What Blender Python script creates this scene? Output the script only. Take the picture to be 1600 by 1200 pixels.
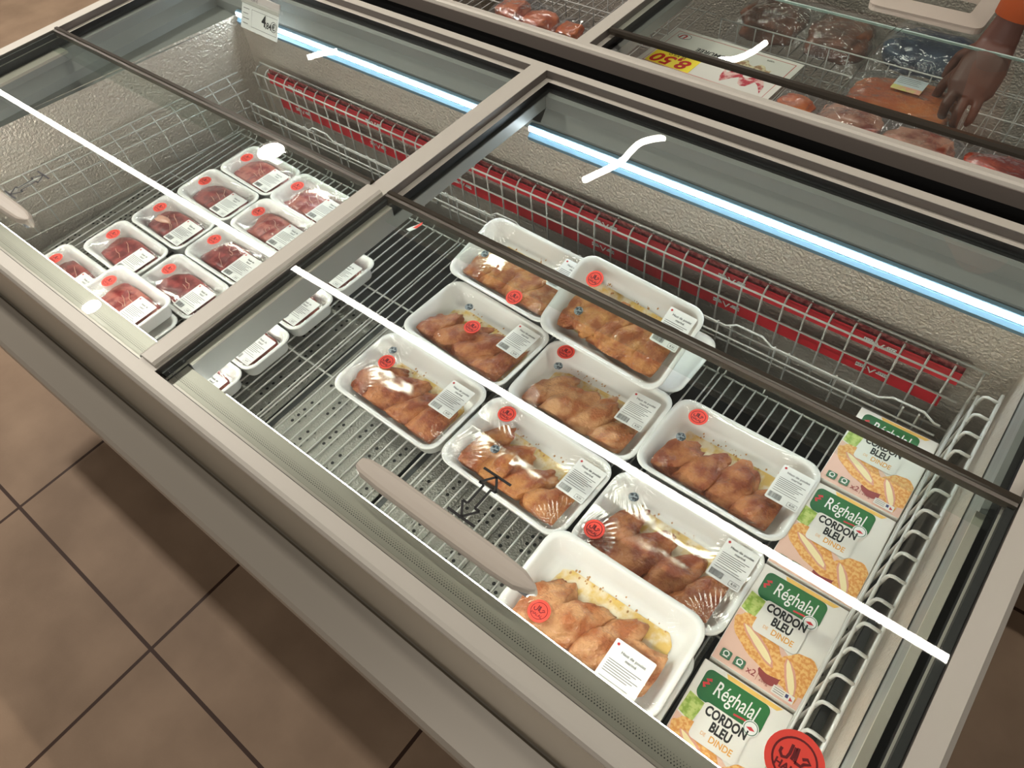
import bpy, bmesh, math, random
from mathutils import Vector, Matrix, noise
S = bpy.context.scene
for o in list(bpy.data.objects): bpy.data.objects.remove(o)
COL = S.collection
H = 0.845                      # height of the freezer rim above the floor (all "zr" heights are relative to it)
R = math.radians

# ---------------------------------------------------------------- camera
cd = bpy.data.cameras.new('camera'); cam = bpy.data.objects.new('camera', cd); COL.objects.link(cam)
cd.sensor_width = 36; cd.lens = 1158.906 / 1600 * 36; cd.clip_start = .01; cd.clip_end = 60
rx = Vector((0.77732297, 0.62386377, -0.0810123)); ry = Vector((0.45676695, -0.64823478, -0.60922542)); rz = Vector((-0.43258866, 0.43656117, -0.78884814))
M = Matrix((rx, -ry, -rz)).transposed().to_4x4(); M.translation = Vector((0, 0, H + .76)); cam.matrix_world = M
S.camera = cam
# ---------------------------------------------------------------- view, world
S.view_settings.view_transform = 'Standard'; S.view_settings.look = 'None'; S.view_settings.gamma = 1
S.view_settings.use_curve_mapping = False; S.view_settings.exposure = 0.0
S.cycles.max_bounces = 12; S.cycles.transparent_max_bounces = 24
W = bpy.data.worlds.new('world'); S.world = W; W.use_nodes = True
W.node_tree.nodes['Background'].inputs[0].default_value = (1.0, .93, .86, 1); W.node_tree.nodes['Background'].inputs[1].default_value = .22

# ---------------------------------------------------------------- materials
def lin(c):
    return tuple((v / 255 / 12.92 if v <= 10 else ((v / 255 + .055) / 1.055) ** 2.4) for v in c) + (1,)
MATS = {}
def mat(name, col=(200, 200, 200), rough=.5, metal=0., emit=None, es=0., bump=0., bscale=80., bdist=.002, vary=0., vscale=6., col2=None, coat=0., spec=.5, sss=0., detail=3.):
    if name in MATS: return MATS[name]
    m = bpy.data.materials.new(name); m.use_nodes = True; nt = m.node_tree; N = nt.nodes; L = nt.links
    b = N['Principled BSDF']; b.inputs['Base Color'].default_value = lin(col); b.inputs['Roughness'].default_value = rough
    b.inputs['Metallic'].default_value = metal; b.inputs['Coat Weight'].default_value = coat; b.inputs['Coat Roughness'].default_value = .08
    b.inputs['Specular IOR Level'].default_value = spec; b.inputs['Subsurface Weight'].default_value = sss; b.inputs['Subsurface Radius'].default_value = (.01, .006, .004)
    b.inputs['Subsurface Scale'].default_value = .5
    if emit: b.inputs['Emission Color'].default_value = lin(emit); b.inputs['Emission Strength'].default_value = es
    if bump or vary:
        tc = N.new('ShaderNodeTexCoord')
    if bump:
        n = N.new('ShaderNodeTexNoise'); n.inputs['Scale'].default_value = bscale; n.inputs['Detail'].default_value = detail; L.new(tc.outputs['Object'], n.inputs['Vector'])
        bp = N.new('ShaderNodeBump'); bp.inputs['Strength'].default_value = bump; bp.inputs['Distance'].default_value = bdist
        L.new(n.outputs['Fac'], bp.inputs['Height']); L.new(bp.outputs['Normal'], b.inputs['Normal'])
    if vary:
        n2 = N.new('ShaderNodeTexNoise'); n2.inputs['Scale'].default_value = vscale; n2.inputs['Detail'].default_value = 5; L.new(tc.outputs['Object'], n2.inputs['Vector'])
        cr = N.new('ShaderNodeValToRGB'); cr.color_ramp.elements[0].position = .5 - .22 / max(vary, .1) * .5; cr.color_ramp.elements[1].position = .5 + .22 / max(vary, .1) * .5
        cr.color_ramp.elements[0].color = lin(col); cr.color_ramp.elements[1].color = lin(col2 or col)
        L.new(n2.outputs['Fac'], cr.inputs[0]); L.new(cr.outputs[0], b.inputs['Base Color'])
    MATS[name] = m; return m

def clear(name, tint=(255, 255, 255), rough=.02, ior=1.5, boost=1.0, bump=0., bscale=60., bdist=.001, stretch=(1, 1, 1), haze=0., haze_col=(200, 200, 200)):
    """thin clear sheet: transparent with a fresnel reflection, optional soft haze"""
    m = bpy.data.materials.new(name); m.use_nodes = True; nt = m.node_tree; N = nt.nodes; L = nt.links; N.clear()
    out = N.new('ShaderNodeOutputMaterial'); tr = N.new('ShaderNodeBsdfTransparent'); tr.inputs[0].default_value = lin(tint)
    gl = N.new('ShaderNodeBsdfGlossy'); gl.inputs['Roughness'].default_value = rough
    fr = N.new('ShaderNodeFresnel'); fr.inputs['IOR'].default_value = ior; mx = N.new('ShaderNodeMixShader')
    mu = N.new('ShaderNodeMath'); mu.operation = 'MULTIPLY'; mu.inputs[1].default_value = boost; mu.use_clamp = True
    # only the outer side of the thin sheet mirrors: the fresnel term of a back face would act as total reflection
    ge = N.new('ShaderNodeNewGeometry'); sb = N.new('ShaderNodeMath'); sb.operation = 'SUBTRACT'; sb.inputs[0].default_value = 1; L.new(ge.outputs['Backfacing'], sb.inputs[1])
    m3 = N.new('ShaderNodeMath'); m3.operation = 'MULTIPLY'; L.new(mu.outputs[0], m3.inputs[0]); L.new(sb.outputs[0], m3.inputs[1])
    L.new(fr.outputs[0], mu.inputs[0]); L.new(m3.outputs[0], mx.inputs[0]); L.new(tr.outputs[0], mx.inputs[1]); L.new(gl.outputs[0], mx.inputs[2])
    last = mx
    if haze:
        df = N.new('ShaderNodeBsdfDiffuse'); df.inputs[0].default_value = lin(haze_col); m2 = N.new('ShaderNodeMixShader'); m2.inputs[0].default_value = haze
        L.new(mx.outputs[0], m2.inputs[1]); L.new(df.outputs[0], m2.inputs[2]); last = m2
    if bump:
        tc = N.new('ShaderNodeTexCoord'); mp = N.new('ShaderNodeMapping'); mp.inputs['Scale'].default_value = stretch; L.new(tc.outputs['Object'], mp.inputs[0])
        n = N.new('ShaderNodeTexNoise'); n.inputs['Scale'].default_value = bscale; n.inputs['Detail'].default_value = 2; L.new(mp.outputs[0], n.inputs['Vector'])
        bp = N.new('ShaderNodeBump'); bp.inputs['Strength'].default_value = bump; bp.inputs['Distance'].default_value = bdist
        L.new(n.outputs['Fac'], bp.inputs['Height']); L.new(bp.outputs[0], gl.inputs['Normal']); L.new(bp.outputs[0], fr.inputs['Normal'])
    L.new(last.outputs[0], out.inputs[0]); MATS[name] = m; return m

m_rim = mat('painted_aluminium', (200, 193, 181), .5, .1)
m_face = mat('polished_aluminium', (190, 180, 160), .2, .7)
m_bump = mat('grey_bumper', (164, 155, 142), .38, .2)
m_edge = mat('pale_edge', (205, 200, 190), .35, .3)
m_black = mat('black_gasket', (16, 13, 12), .5)
m_dark = mat('dark_recess', (9, 9, 10), .7)
m_trim = mat('brown_trim', (72, 64, 54), .28, .3, bump=.0)
m_purple = mat('frame_side', (104, 96, 90), .5, .1)
m_inner = mat('inner_frame_plastic', (128, 128, 124), .42)
m_beige = mat('inner_frame_aluminium', (172, 164, 152), .38, .25)
m_liner = mat('stucco_aluminium', (204, 193, 180), .32, .45, bump=1.0, bscale=170, bdist=.0045, detail=2)
m_deck = mat('embossed_deck', (150, 148, 140), .32, .5, bump=1.0, bscale=240, bdist=.003, detail=2)
m_channel = mat('deck_channel', (84, 86, 86), .4, .6)
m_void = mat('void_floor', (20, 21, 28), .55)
m_wire = mat('white_wire', (196, 194, 188), .4, .1)
m_led = mat('led_strip', (255, 255, 255), .5, emit=(236, 246, 255), es=48)
m_ledtrim = mat('led_profile', (112, 142, 160), .3, .3)
m_red = mat('red_rail', (196, 32, 44), .4)
m_white = mat('white_print', (238, 236, 232), .5)
m_ink = mat('black_ink', (28, 26, 26), .6)
m_greyink = mat('grey_ink', (120, 118, 116), .6)
m_foam = mat('foam_tray', (240, 238, 234), .42, sss=.0, bump=.12, bscale=500, bdist=.0004)
m_ledf = mat('led_strip_front', (255, 255, 255), .5, emit=(255, 250, 242), es=56)
m_stick = mat('red_sticker', (250, 74, 58), .5)
m_stickink = mat('dark_red_ink', (110, 14, 22), .6)
m_origin = mat('silver_sticker', (150, 158, 164), .35, .3, vary=3., vscale=220, col2=(60, 66, 74))
m_handle = mat('handle_plastic', (200, 188, 174), .42)
m_handle2 = mat('handle_clear_end', (176, 178, 182), .15, .3)
m_chick = mat('marinated_chicken', (164, 84, 36), .33, bump=1.0, bscale=210, bdist=.0035, vary=1.1, vscale=34, col2=(208, 140, 78), coat=.2)
m_chick2 = mat('marinated_chicken_red', (148, 70, 34), .33, bump=1.0, bscale=210, bdist=.0035, vary=1.1, vscale=34, col2=(196, 124, 74), coat=.2)
m_chick3 = mat('marinated_chicken_pale', (176, 100, 52), .33, bump=1.0, bscale=210, bdist=.0035, vary=1.1, vscale=34, col2=(216, 158, 108), coat=.2)
m_sauce = mat('yellow_marinade', (228, 190, 108), .35, vary=1.4, vscale=46, col2=(240, 226, 196))
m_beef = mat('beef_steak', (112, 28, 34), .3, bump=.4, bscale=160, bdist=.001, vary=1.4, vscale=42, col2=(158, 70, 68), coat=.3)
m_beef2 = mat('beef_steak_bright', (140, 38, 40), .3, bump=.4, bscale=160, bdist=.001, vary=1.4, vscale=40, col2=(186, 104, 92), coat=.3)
m_fat = mat('pale_fat', (214, 160, 138), .35)
m_card = mat('carton_white', (232, 226, 218), .45)
m_cardside = mat('carton_side', (196, 188, 176), .5)
m_green = mat('banner_green', (22, 84, 52), .4, vary=.6, vscale=14, col2=(34, 110, 48))
m_pink = mat('panel_pink', (232, 190, 172), .5)
m_bread = mat('printed_breading', (222, 148, 74), .5, vary=1.6, vscale=240, col2=(240, 188, 116))
m_cream = mat('printed_cheese', (244, 226, 176), .5)
m_ham = mat('printed_ham', (222, 158, 138), .5)
m_lett = mat('printed_lettuce', (142, 170, 66), .5, vary=1.4, vscale=120, col2=(196, 208, 120))
m_greeni = mat('printed_icon_green', (66, 112, 82), .5)
m_yel = mat('yellow_stripe', (240, 192, 100), .5)
m_plum = mat('printed_plum', (150, 62, 60), .5)
m_redp = mat('printed_red', (200, 52, 58), .5)
m_orangep = mat('printed_orange', (232, 164, 72), .5)
m_glass = clear('lid_glass', (249, 252, 250), .01, 1.5, 1.1, haze=.012, haze_col=(200, 205, 200))
m_glassedge = mat('glass_edge', (190, 214, 204), .2, coat=.5)
m_film = clear('cling_film', (253, 253, 253), .06, 1.5, 1.9, bump=.18, bscale=16, bdist=.004, stretch=(1, 1, 1))
m_filmb = clear('bag_film', (250, 250, 250), .07, 1.5, 2.6, bump=.8, bscale=45, bdist=.008, haze=.06)

# floor: square tiles with brown joints
def floor_mat():
    m = bpy.data.materials.new('floor_tiles'); m.use_nodes = True; nt = m.node_tree; N = nt.nodes; L = nt.links; b = N['Principled BSDF']
    tc = N.new('ShaderNodeTexCoord'); sp = N.new('ShaderNodeSeparateXYZ'); L.new(tc.outputs['Object'], sp.inputs[0])
    def joint(out, off):
        a = N.new('ShaderNodeMath'); a.operation = 'ADD'; a.inputs[1].default_value = off; L.new(out, a.inputs[0])
        f = N.new('ShaderNodeMath'); f.operation = 'PINGPONG'; f.inputs[1].default_value = .30; L.new(a.outputs[0], f.inputs[0])
        g = N.new('ShaderNodeMath'); g.operation = 'LESS_THAN'; g.inputs[1].default_value = .0042; L.new(f.outputs[0], g.inputs[0]); return g
    j1 = joint(sp.outputs[0], 1.075 + 6); j2 = joint(sp.outputs[1], .164 + 6)
    mx = N.new('ShaderNodeMath'); mx.operation = 'MAXIMUM'; L.new(j1.outputs[0], mx.inputs[0]); L.new(j2.outputs[0], mx.inputs[1])
    n = N.new('ShaderNodeTexNoise'); n.inputs['Scale'].default_value = 5; n.inputs['Detail'].default_value = 8; L.new(tc.outputs['Object'], n.inputs['Vector'])
    cr = N.new('ShaderNodeValToRGB'); cr.color_ramp.elements[0].position = .35; cr.color_ramp.elements[1].position = .68
    cr.color_ramp.elements[0].color = lin((138, 114, 92)); cr.color_ramp.elements[1].color = lin((160, 134, 110)); L.new(n.outputs['Fac'], cr.inputs[0])
    mc = N.new('ShaderNodeMix'); mc.data_type = 'RGBA'; L.new(mx.outputs[0], mc.inputs[0]); L.new(cr.outputs[0], mc.inputs[6]); mc.inputs[7].default_value = lin((62, 40, 28))
    L.new(mc.outputs[2], b.inputs['Base Color']); b.inputs['Roughness'].default_value = .6; b.inputs['Specular IOR Level'].default_value = .3
    n3 = N.new('ShaderNodeTexNoise'); n3.inputs['Scale'].default_value = 260; L.new(tc.outputs['Object'], n3.inputs['Vector'])
    bp = N.new('ShaderNodeBump'); bp.inputs['Strength'].default_value = .15; bp.inputs['Distance'].default_value = .001; L.new(n3.outputs['Fac'], bp.inputs['Height']); L.new(bp.outputs[0], b.inputs['Normal'])
    return m

# ---------------------------------------------------------------- mesh helpers
def obj(name, bm, m, parent=None, smooth=False, loc=None, rot=None):
    me = bpy.data.meshes.new(name); bm.to_mesh(me); bm.free()
    if isinstance(m, (list, tuple)):
        for q in m: me.materials.append(q)
    elif m: me.materials.append(m)
    if smooth: me.shade_smooth()
    o = bpy.data.objects.new(name, me); COL.objects.link(o)
    if parent: o.parent = parent
    if loc: o.location = loc
    if rot: o.rotation_euler = rot
    return o
def tag(o, label, cat, group=None):
    o['label'] = label; o['category'] = cat
    if group: o['group'] = group
    return o
def thing(name, label, cat, loc=(0, 0, 0), rot=(0, 0, 0), group=None):
    o = bpy.data.objects.new(name, None); o.empty_display_size = .05; COL.objects.link(o); o.location = loc; o.rotation_euler = rot
    return tag(o, label, cat, group)
def struct(name, bm, m):
    o = obj(name, bm, m); o['kind'] = 'structure'; return o
def box(bm, x0, x1, y0, y1, z0, z1, mi=0):
    v = [bm.verts.new(p) for p in ((x0, y0, z0), (x1, y0, z0), (x1, y1, z0), (x0, y1, z0), (x0, y0, z1), (x1, y0, z1), (x1, y1, z1), (x0, y1, z1))]
    for f in ((3, 2, 1, 0), (4, 5, 6, 7), (0, 1, 5, 4), (1, 2, 6, 5), (2, 3, 7, 6), (3, 0, 4, 7)):
        fc = bm.faces.new([v[i] for i in f]); fc.material_index = mi
    return v
def rbox(bm, x0, x1, y0, y1, z0, z1, r=.002, seg=2):
    t = bmesh.new(); box(t, x0, x1, y0, y1, z0, z1)
    bmesh.ops.bevel(t, geom=t.edges[:], offset=r, segments=seg, affect='EDGES', profile=.5)
    merge(bm, t)
def merge(bm, t, mtx=None, mi=None):
    mp = {}
    for v in t.verts: mp[v] = bm.verts.new(mtx @ v.co if mtx else v.co)
    for f in t.faces:
        try:
            nf = bm.faces.new([mp[v] for v in f.verts]); nf.material_index = f.material_index if mi is None else mi; nf.smooth = f.smooth
        except ValueError: pass
    t.free()
def prism(bm, prof, a, b, axis='x', mi=0, cap=True):
    """profile of (p,z) pairs swept along an axis"""
    def pt(t, p, z): return (t, p, z) if axis == 'x' else (p, t, z)
    A = [bm.verts.new(pt(a, *q)) for q in prof]; B = [bm.verts.new(pt(b, *q)) for q in prof]; n = len(prof)
    for i in range(n):
        j = (i + 1) % n; f = bm.faces.new((A[i], A[j], B[j], B[i])); f.material_index = mi
    if cap: bm.faces.new(A[::-1]).material_index = mi; bm.faces.new(B).material_index = mi
    return bm
def fixn(bm): bmesh.ops.recalc_face_normals(bm, faces=bm.faces[:]); return bm
def tube(bm, pts, r=.0016, n=6):
    pts = [Vector(p) for p in pts]; rings = []
    for i, p in enumerate(pts):
        d = ((pts[min(i + 1, len(pts) - 1)] - pts[max(i - 1, 0)])).normalized()
        u = d.orthogonal().normalized() if i == 0 else (u - d * u.dot(d)).normalized()
        w = d.cross(u); rings.append([bm.verts.new(p + (u * math.cos(2 * math.pi * k / n) + w * math.sin(2 * math.pi * k / n)) * (r if not callable(r) else r(i))) for k in range(n)])
    for a, b in zip(rings, rings[1:]):
        for k in range(n): f = bm.faces.new((a[k], a[(k + 1) % n], b[(k + 1) % n], b[k])); f.smooth = True
    bm.faces.new(rings[0][::-1]); bm.faces.new(rings[-1])
def rrect(w, h, r, seg=5):
    P = []
    for cx, cy, a0 in ((w / 2 - r, h / 2 - r, 0), (-w / 2 + r, h / 2 - r, 90), (-w / 2 + r, -h / 2 + r, 180), (w / 2 - r, -h / 2 + r, 270)):
        for k in range(seg + 1):
            a = R(a0 + 90 * k / seg); P.append((cx + r * math.cos(a), cy + r * math.sin(a)))
    return P
def poly(bm, pts, z=0., th=.0003, mi=0):
    """thin flat printed patch with a little thickness"""
    T = [bm.verts.new((p[0], p[1], z + th)) for p in pts]; B = [bm.verts.new((p[0], p[1], z)) for p in pts]
    f = bm.faces.new(T); f.material_index = mi
    for i in range(len(pts)):
        j = (i + 1) % len(pts); f = bm.faces.new((B[i], B[j], T[j], T[i])); f.material_index = mi
def circle(r, n=28, cx=0, cy=0, sy=1.): return [(cx + r * math.cos(2 * math.pi * k / n), cy + sy * r * math.sin(2 * math.pi * k / n)) for k in range(n)]
def ring(bm, r0, r1, z, n=32, cx=0, cy=0, mi=0):
    a = [bm.verts.new((cx + r0 * math.cos(2 * math.pi * k / n), cy + r0 * math.sin(2 * math.pi * k / n), z)) for k in range(n)]
    b = [bm.verts.new((cx + r1 * math.cos(2 * math.pi * k / n), cy + r1 * math.sin(2 * math.pi * k / n), z)) for k in range(n)]
    for k in range(n): bm.faces.new((a[k], b[k], b[(k + 1) % n], a[(k + 1) % n])).material_index = mi
def stroke(bm, pts, w, z, mi=0):
    P = [Vector((p[0], p[1], 0)) for p in pts]; L = []
    for i, p in enumerate(P):
        d = (P[min(i + 1, len(P) - 1)] - P[max(i - 1, 0)]).normalized(); q = Vector((-d.y, d.x, 0)) * w / 2
        L.append((bm.verts.new((p.x + q.x, p.y + q.y, z)), bm.verts.new((p.x - q.x, p.y - q.y, z))))
    for a, b in zip(L, L[1:]): bm.faces.new((a[1], b[1], b[0], a[0])).material_index = mi
TEXTS = {}
def text_bm(s, size, bold=0., shear=0., width=1.):
    key = (s, bold, shear)
    if key not in TEXTS:
        c = bpy.data.curves.new('t', 'FONT'); c.body = s; c.size = 1; c.align_x = 'CENTER'; c.align_y = 'CENTER'; c.offset = bold; c.shear = shear; c.resolution_u = 3
        o = bpy.data.objects.new('t', c); COL.objects.link(o)
        me = bpy.data.meshes.new_from_object(o.evaluated_get(bpy.context.evaluated_depsgraph_get())); bpy.data.objects.remove(o); bpy.data.curves.remove(c); TEXTS[key] = me
    t = bmesh.new(); t.from_mesh(TEXTS[key])
    bmesh.ops.scale(t, vec=(size * width, size, 1), verts=t.verts[:]); return t
def text(bm, s, size, x, y, z, mi=0, bold=0., shear=0., rot=0., width=1.):
    merge(bm, text_bm(s, size, bold, shear, width), Matrix.Translation((x, y, z)) @ Matrix.Rotation(rot, 4, 'Z'), mi)

# ---------------------------------------------------------------- floor, ceiling, lamps of the shop, added lamps
bm = bmesh.new(); box(bm, -9, 7, -5, 9, -.1, 0); struct('floor', bm, floor_mat())
bm = bmesh.new(); box(bm, -9, 7, -5, 9, 3.3, 3.4); struct('ceiling', bm, mat('ceiling_paint', (70, 66, 62), .9))
m_lamp = mat('lamp_tube', (255, 255, 255), .5, emit=(255, 248, 236), es=58)
m_house = mat('lamp_housing', (60, 58, 56), .5)
LH = H + 2.0
def bar_lamp(label, x0, x1, y, w=.034, mt=m_lamp):
    t = thing('linear_lamp', label, 'ceiling lamp', ((x0 + x1) / 2, y, LH))
    b = bmesh.new(); box(b, (x0 - x1) / 2, (x1 - x0) / 2, -w / 2, w / 2, -.006, .0); obj('diffuser', b, mt, t)
    b = bmesh.new(); box(b, (x0 - x1) / 2 - .01, (x1 - x0) / 2 + .01, -w / 2 - .006, w / 2 + .006, .0005, .05); obj('housing', b, m_house, t)
    for q in (-.4, .4): b = bmesh.new(); tube(b, [((x1 - x0) * q, 0, .05), ((x1 - x0) * q, 0, 3.3 - LH)], .002); obj('suspension_cable', b, m_house, t)
bar_lamp('long suspended light line running above the freezer, mirrored in its front lids', -7.5, 2.5, 1.46)
def added_s_lamp(label, pts):  # made-up lamps, shaped so their mirror images draw squiggles in the glass
    c = sum((Vector((p[0], p[1], 0)) for p in pts), Vector()) / len(pts); t = thing('curved_lamp', label, 'ceiling lamp', (c.x, c.y, LH))
    b = bmesh.new(); P = [Vector((p[0] - c.x, p[1] - c.y, 0)) for p in pts]
    Q = []
    for i in range(len(P) - 1):
        p0 = P[max(i - 1, 0)]; p1 = P[i]; p2 = P[i + 1]; p3 = P[min(i + 2, len(P) - 1)]
        for k in range(6):
            u = k / 6; Q.append(.5 * ((2 * p1) + (p2 - p0) * u + (2 * p0 - 5 * p1 + 4 * p2 - p3) * u * u + (3 * p1 - p0 - 3 * p2 + p3) * u ** 3))
    Q.append(P[-1]); tube(b, Q, .02, 8); obj('tube', b, m_lamp, t)
    for q in (Q[0], Q[-1]): b = bmesh.new(); tube(b, [(q.x, q.y, .02), (q.x, q.y, 3.3 - LH)], .002); obj('suspension_cable', b, m_house, t)
for LBL, PTS in (
    ('S shaped light tube mirrored in the right rear lid', [(-2.156, 3.013), (-2.121, 3.116), (-2.085, 3.22), (-2.070, 3.313), (-2.078, 3.414), (-2.075, 3.503), (-2.038, 3.574), (-1.976, 3.637)]),
    ('S shaped light tube mirrored beside the price poster', [(-2.106, 4.519), (-2.011, 4.593), (-1.966, 4.706), (-1.95, 4.794), (-1.94, 4.878)]),
    ('short light tube mirrored in the left rear lid', [(-4.779, 3.102), (-4.725, 3.198), (-4.647, 3.286)])):
    added_s_lamp(LBL, PTS)
for lbl, x, y, r in (('round spotlight mirrored over the rearmost beef tray', -4.0, 2.11, .088), ('round spotlight mirrored at the front left rim', -3.74, .61, .05)):
    t = thing('spotlight', lbl, 'ceiling lamp', (x, y, LH))
    b = bmesh.new(); bmesh.ops.create_cone(b, cap_ends=True, segments=24, radius1=r, radius2=r, depth=.006); obj('lens', b, mat('spot_lens', (255, 255, 255), .5, emit=(255, 246, 232), es=110), t)
    b = bmesh.new(); bmesh.ops.create_cone(b, cap_ends=False, segments=24, radius1=r + .012, radius2=r + .002, depth=.12); bmesh.ops.translate(b, verts=b.verts[:], vec=(0, 0, .05)); obj('lamp_shade', b, m_house, t)
    b = bmesh.new(); tube(b, [(0, 0, .1), (0, 0, 3.3 - LH)], .006); obj('stem', b, m_house, t)
# unseen area lamps: one set from the floor shadow, one added as fill
def area(name, x, y, z, sx, sy, e, col=(1, .95, .88), rot=(0, 0, 0)):
    l = bpy.data.lights.new(name, 'AREA'); l.shape = 'RECTANGLE'; l.size = sx; l.size_y = sy; l.energy = e; l.color = col
    o = bpy.data.objects.new(name, l); COL.objects.link(o); o.location = (x, y, z); o.rotation_euler = rot; o.visible_glossy = True; return o
area('aisle_lamp', -3.4, .36, 3.2, .3, .12, 80)
area('aisle_lamp', -.2, -2.6, 2.9, 2.5, .4, 34, rot=(R(48), 0, 0))  # added fill for faces turned towards the aisle

# ---------------------------------------------------------------- freezers
LX0, LX1, LR0, LR1 = -1.922, -.876, -.838, .141       # openings of the two halves at rim height
def sill(bm, x0, x1, y0, y1, step):                    # rectangular ring strip: step = list of (inset, z)
    rings = []
    for ins, z in step:
        l, r, f, k = ins if isinstance(ins, tuple) else (ins,) * 4
        rings.append([bm.verts.new((x0 + l, y0 + f, z)), bm.verts.new((x1 - r, y0 + f, z)), bm.verts.new((x1 - r, y1 - k, z)), bm.verts.new((x0 + l, y1 - k, z))])
    for a, b in zip(rings, rings[1:]):
        for k in range(4): bm.faces.new((a[k], a[(k + 1) % 4], b[(k + 1) % 4], b[k]))
def freezer(label, x0, x1, yo, div, detail=True):
    """yo = y of the outer front rim edge; div = (left edge, right edge) of the crossbar"""
    t = thing('chest_freezer', label, 'freezer', ((x0 + x1) / 2, yo + .475, 0))
    ox, oy = (x0 + x1) / 2, yo + .475
    def part(name, b, m, **k): return obj(name, b, m, t, loc=(-ox, -oy, 0), **k)
    y0, y1 = yo, yo + .951; FW = .026 if detail else .0195
    # rim: four bars + crossbar, top flat, rounded outside
    b = bmesh.new()
    prism(b, [(y0, H - .008), (y0 + .003, H - .002), (y0 + .008, H), (y0 + FW, H), (y0 + FW, H - .014), (y0, H - .014)], x0, x1, 'x')
    prism(b, [(y1, H - .014), (y1 - .024, H - .014), (y1 - .024, H), (y1 - .006, H), (y1, H - .006)], x0, x1, 'x')
    prism(b, [(x0, H - .006), (x0 + .006, H), (x0 + .036, H), (x0 + .036, H - .014), (x0, H - .014)], y0 + FW, y1 - .024, 'y')
    prism(b, [(x1, H - .006), (x1 - .006, H), (x1 - .031, H), (x1 - .031, H - .014), (x1, H - .014)], y0 + FW, y1 - .024, 'y')
    prism(b, [(div[0], H - .014), (div[0], H), (div[1], H), (div[1], H - .014)], y0 + FW, y1 - .024, 'y')
    part('rim', fixn(b), m_rim)
    # stepped inner frame of each opening
    FI = .0015 if detail else .0125
    for (a, c) in ((x0 + .036, div[0]), (div[1], x1 - .031)):
        b = bmesh.new(); sill(b, a, c, y0 + FW, y1 - .024, [(.0006, H - .0006), (.0006, H - .015)]); part('frame_upstand', b, m_purple)
        b = bmesh.new(); sill(b, a, c, y0 + FW, y1 - .024, [(.0006, H - .015), ((.0125, .0125, FI, .0125), H - .015)]); part('frame_ledge', b, m_rim)
        b = bmesh.new(); sill(b, a, c, y0 + FW, y1 - .024, [((.0125, .0125, FI, .0125), H - .015), ((.0125, .0125, FI, .0125), H - .030), ((.020, .020, FI + .001, .020), H - .030)]); part('lid_track', b, m_black)
        el, er = (a > x0 + .04), (c < x1 - .04)          # is that side the crossbar?
        I1 = (.018 if el else .030, .018 if er else .027, .030, .030); I2 = (.018 if el else .045, .018 if er else .029, .050, .050)
        zl = lambda q: H - q
        b = bmesh.new(); sill(b, a, c, y0 + FW, y1 - .024, [((.0135, .0135, .020, .020), H - .031), (I1, H - .034), (I1, H - .058)] if detail else [(.020, H - .031), (.030, H - .034), (.030, H - .058)])
        k1 = I1 if detail else (.030,) * 4; k2 = I2 if detail else (.05,) * 4
        # lower part only on the outer walls, the space under the crossbar stays open
        def q4(p): b.faces.new([b.verts.new(v) for v in p])
        X0, X1, Y0, Y1 = a, c, y0 + FW, y1 - .024
        xl1, xr1, yf1, yr1 = X0 + k1[0], X1 - k1[1], Y0 + k1[2], Y1 - k1[3]; xl2, xr2, yf2, yr2 = X0 + k2[0], X1 - k2[1], Y0 + k2[2], Y1 - k2[3]
        xl3 = X0 - .019 if el else xl2; xr3 = X1 + .019 if er else xr2
        za, zb_, zc = H - .058, H - .080, H - .10
        q4([(xl1, yr1, za), (xr1, yr1, za), (xr2 if not er else xr1, yr2, zb_), (xl2 if not el else xl1, yr2, zb_)]); q4([(xl3, yr2, zb_), (xr3, yr2, zb_), (xr3, yr2, zc), (xl3, yr2, zc)])
        q4([(xl1, yf1, za), (xr1, yf1, za), (xr2, yf2, zb_), (xl2, yf2, zb_)]); q4([(xl3, yf2, zb_), (xr3, yf2, zb_), (xr3, yf2, zc), (xl3, yf2, zc)])
        if not el: q4([(xl1, yf1, za), (xl1, yr1, za), (xl2, yr2, zb_), (xl2, yf2, zb_)]); q4([(xl2, yf2, zb_), (xl2, yr2, zb_), (xl2, yr2, zc), (xl2, yf2, zc)])
        if not er: q4([(xr1, yf1, za), (xr1, yr1, za), (xr2, yr2, zb_), (xr2, yf2, zb_)]); q4([(xr2, yf2, zb_), (xr2, yr2, zb_), (xr2, yr2, zc), (xr2, yf2, zc)])
        part('inner_frame', b, m_inner)
    b = bmesh.new(); box(b, div[0] - .0175, div[1] + .0175, y0 + .06, y1 - .06, H - .0585, H - .0575); part('crossbar_underside', b, m_inner)
    # cabinet body
    b = bmesh.new()
    prism(b, [(y0 + .0005, H - .014), (y0 - .0015, H - .2), (y0 + .012, H - .2), (y0 + .012, H - .014)], x0 + .001, x1 - .001, 'x'); part('front_panel', fixn(b), m_face if detail else m_dark)  # rear freezer: near-black colour stands for shade in the gap
    if not detail:
        b = bmesh.new(); box(b, x0 + .001, x1 - .001, y0 - .004, y0 - .0018, H - .033, H - .006); part('apron', b, mat('apron_grey', (128, 118, 110), .5))  # grey strip for the lit upper part of the rear freezer's face
    b = bmesh.new(); prism(b, [(y0 + .004, H - .2), (y0 + .004, H - .212), (y0 + .012, H - .212), (y0 + .012, H - .2)], x0, x1, 'x'); part('shadow_joint', fixn(b), m_black)
    b = bmesh.new(); prism(b, [(y0 - .003, H - .204), (y0 - .006, H - .202), (y0 - .062, H - .226), (y0 - .068, H - .234), (y0 - .068, H - .285), (y0 - .058, H - .295), (y0 + .012, H - .30), (y0 + .012, H - .206)], x0 - .03, x1 + .03, 'x'); part('bumper', fixn(b), m_bump if detail else m_dark)  # rear freezer's bumper coloured near-black as shade in the gap
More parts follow.
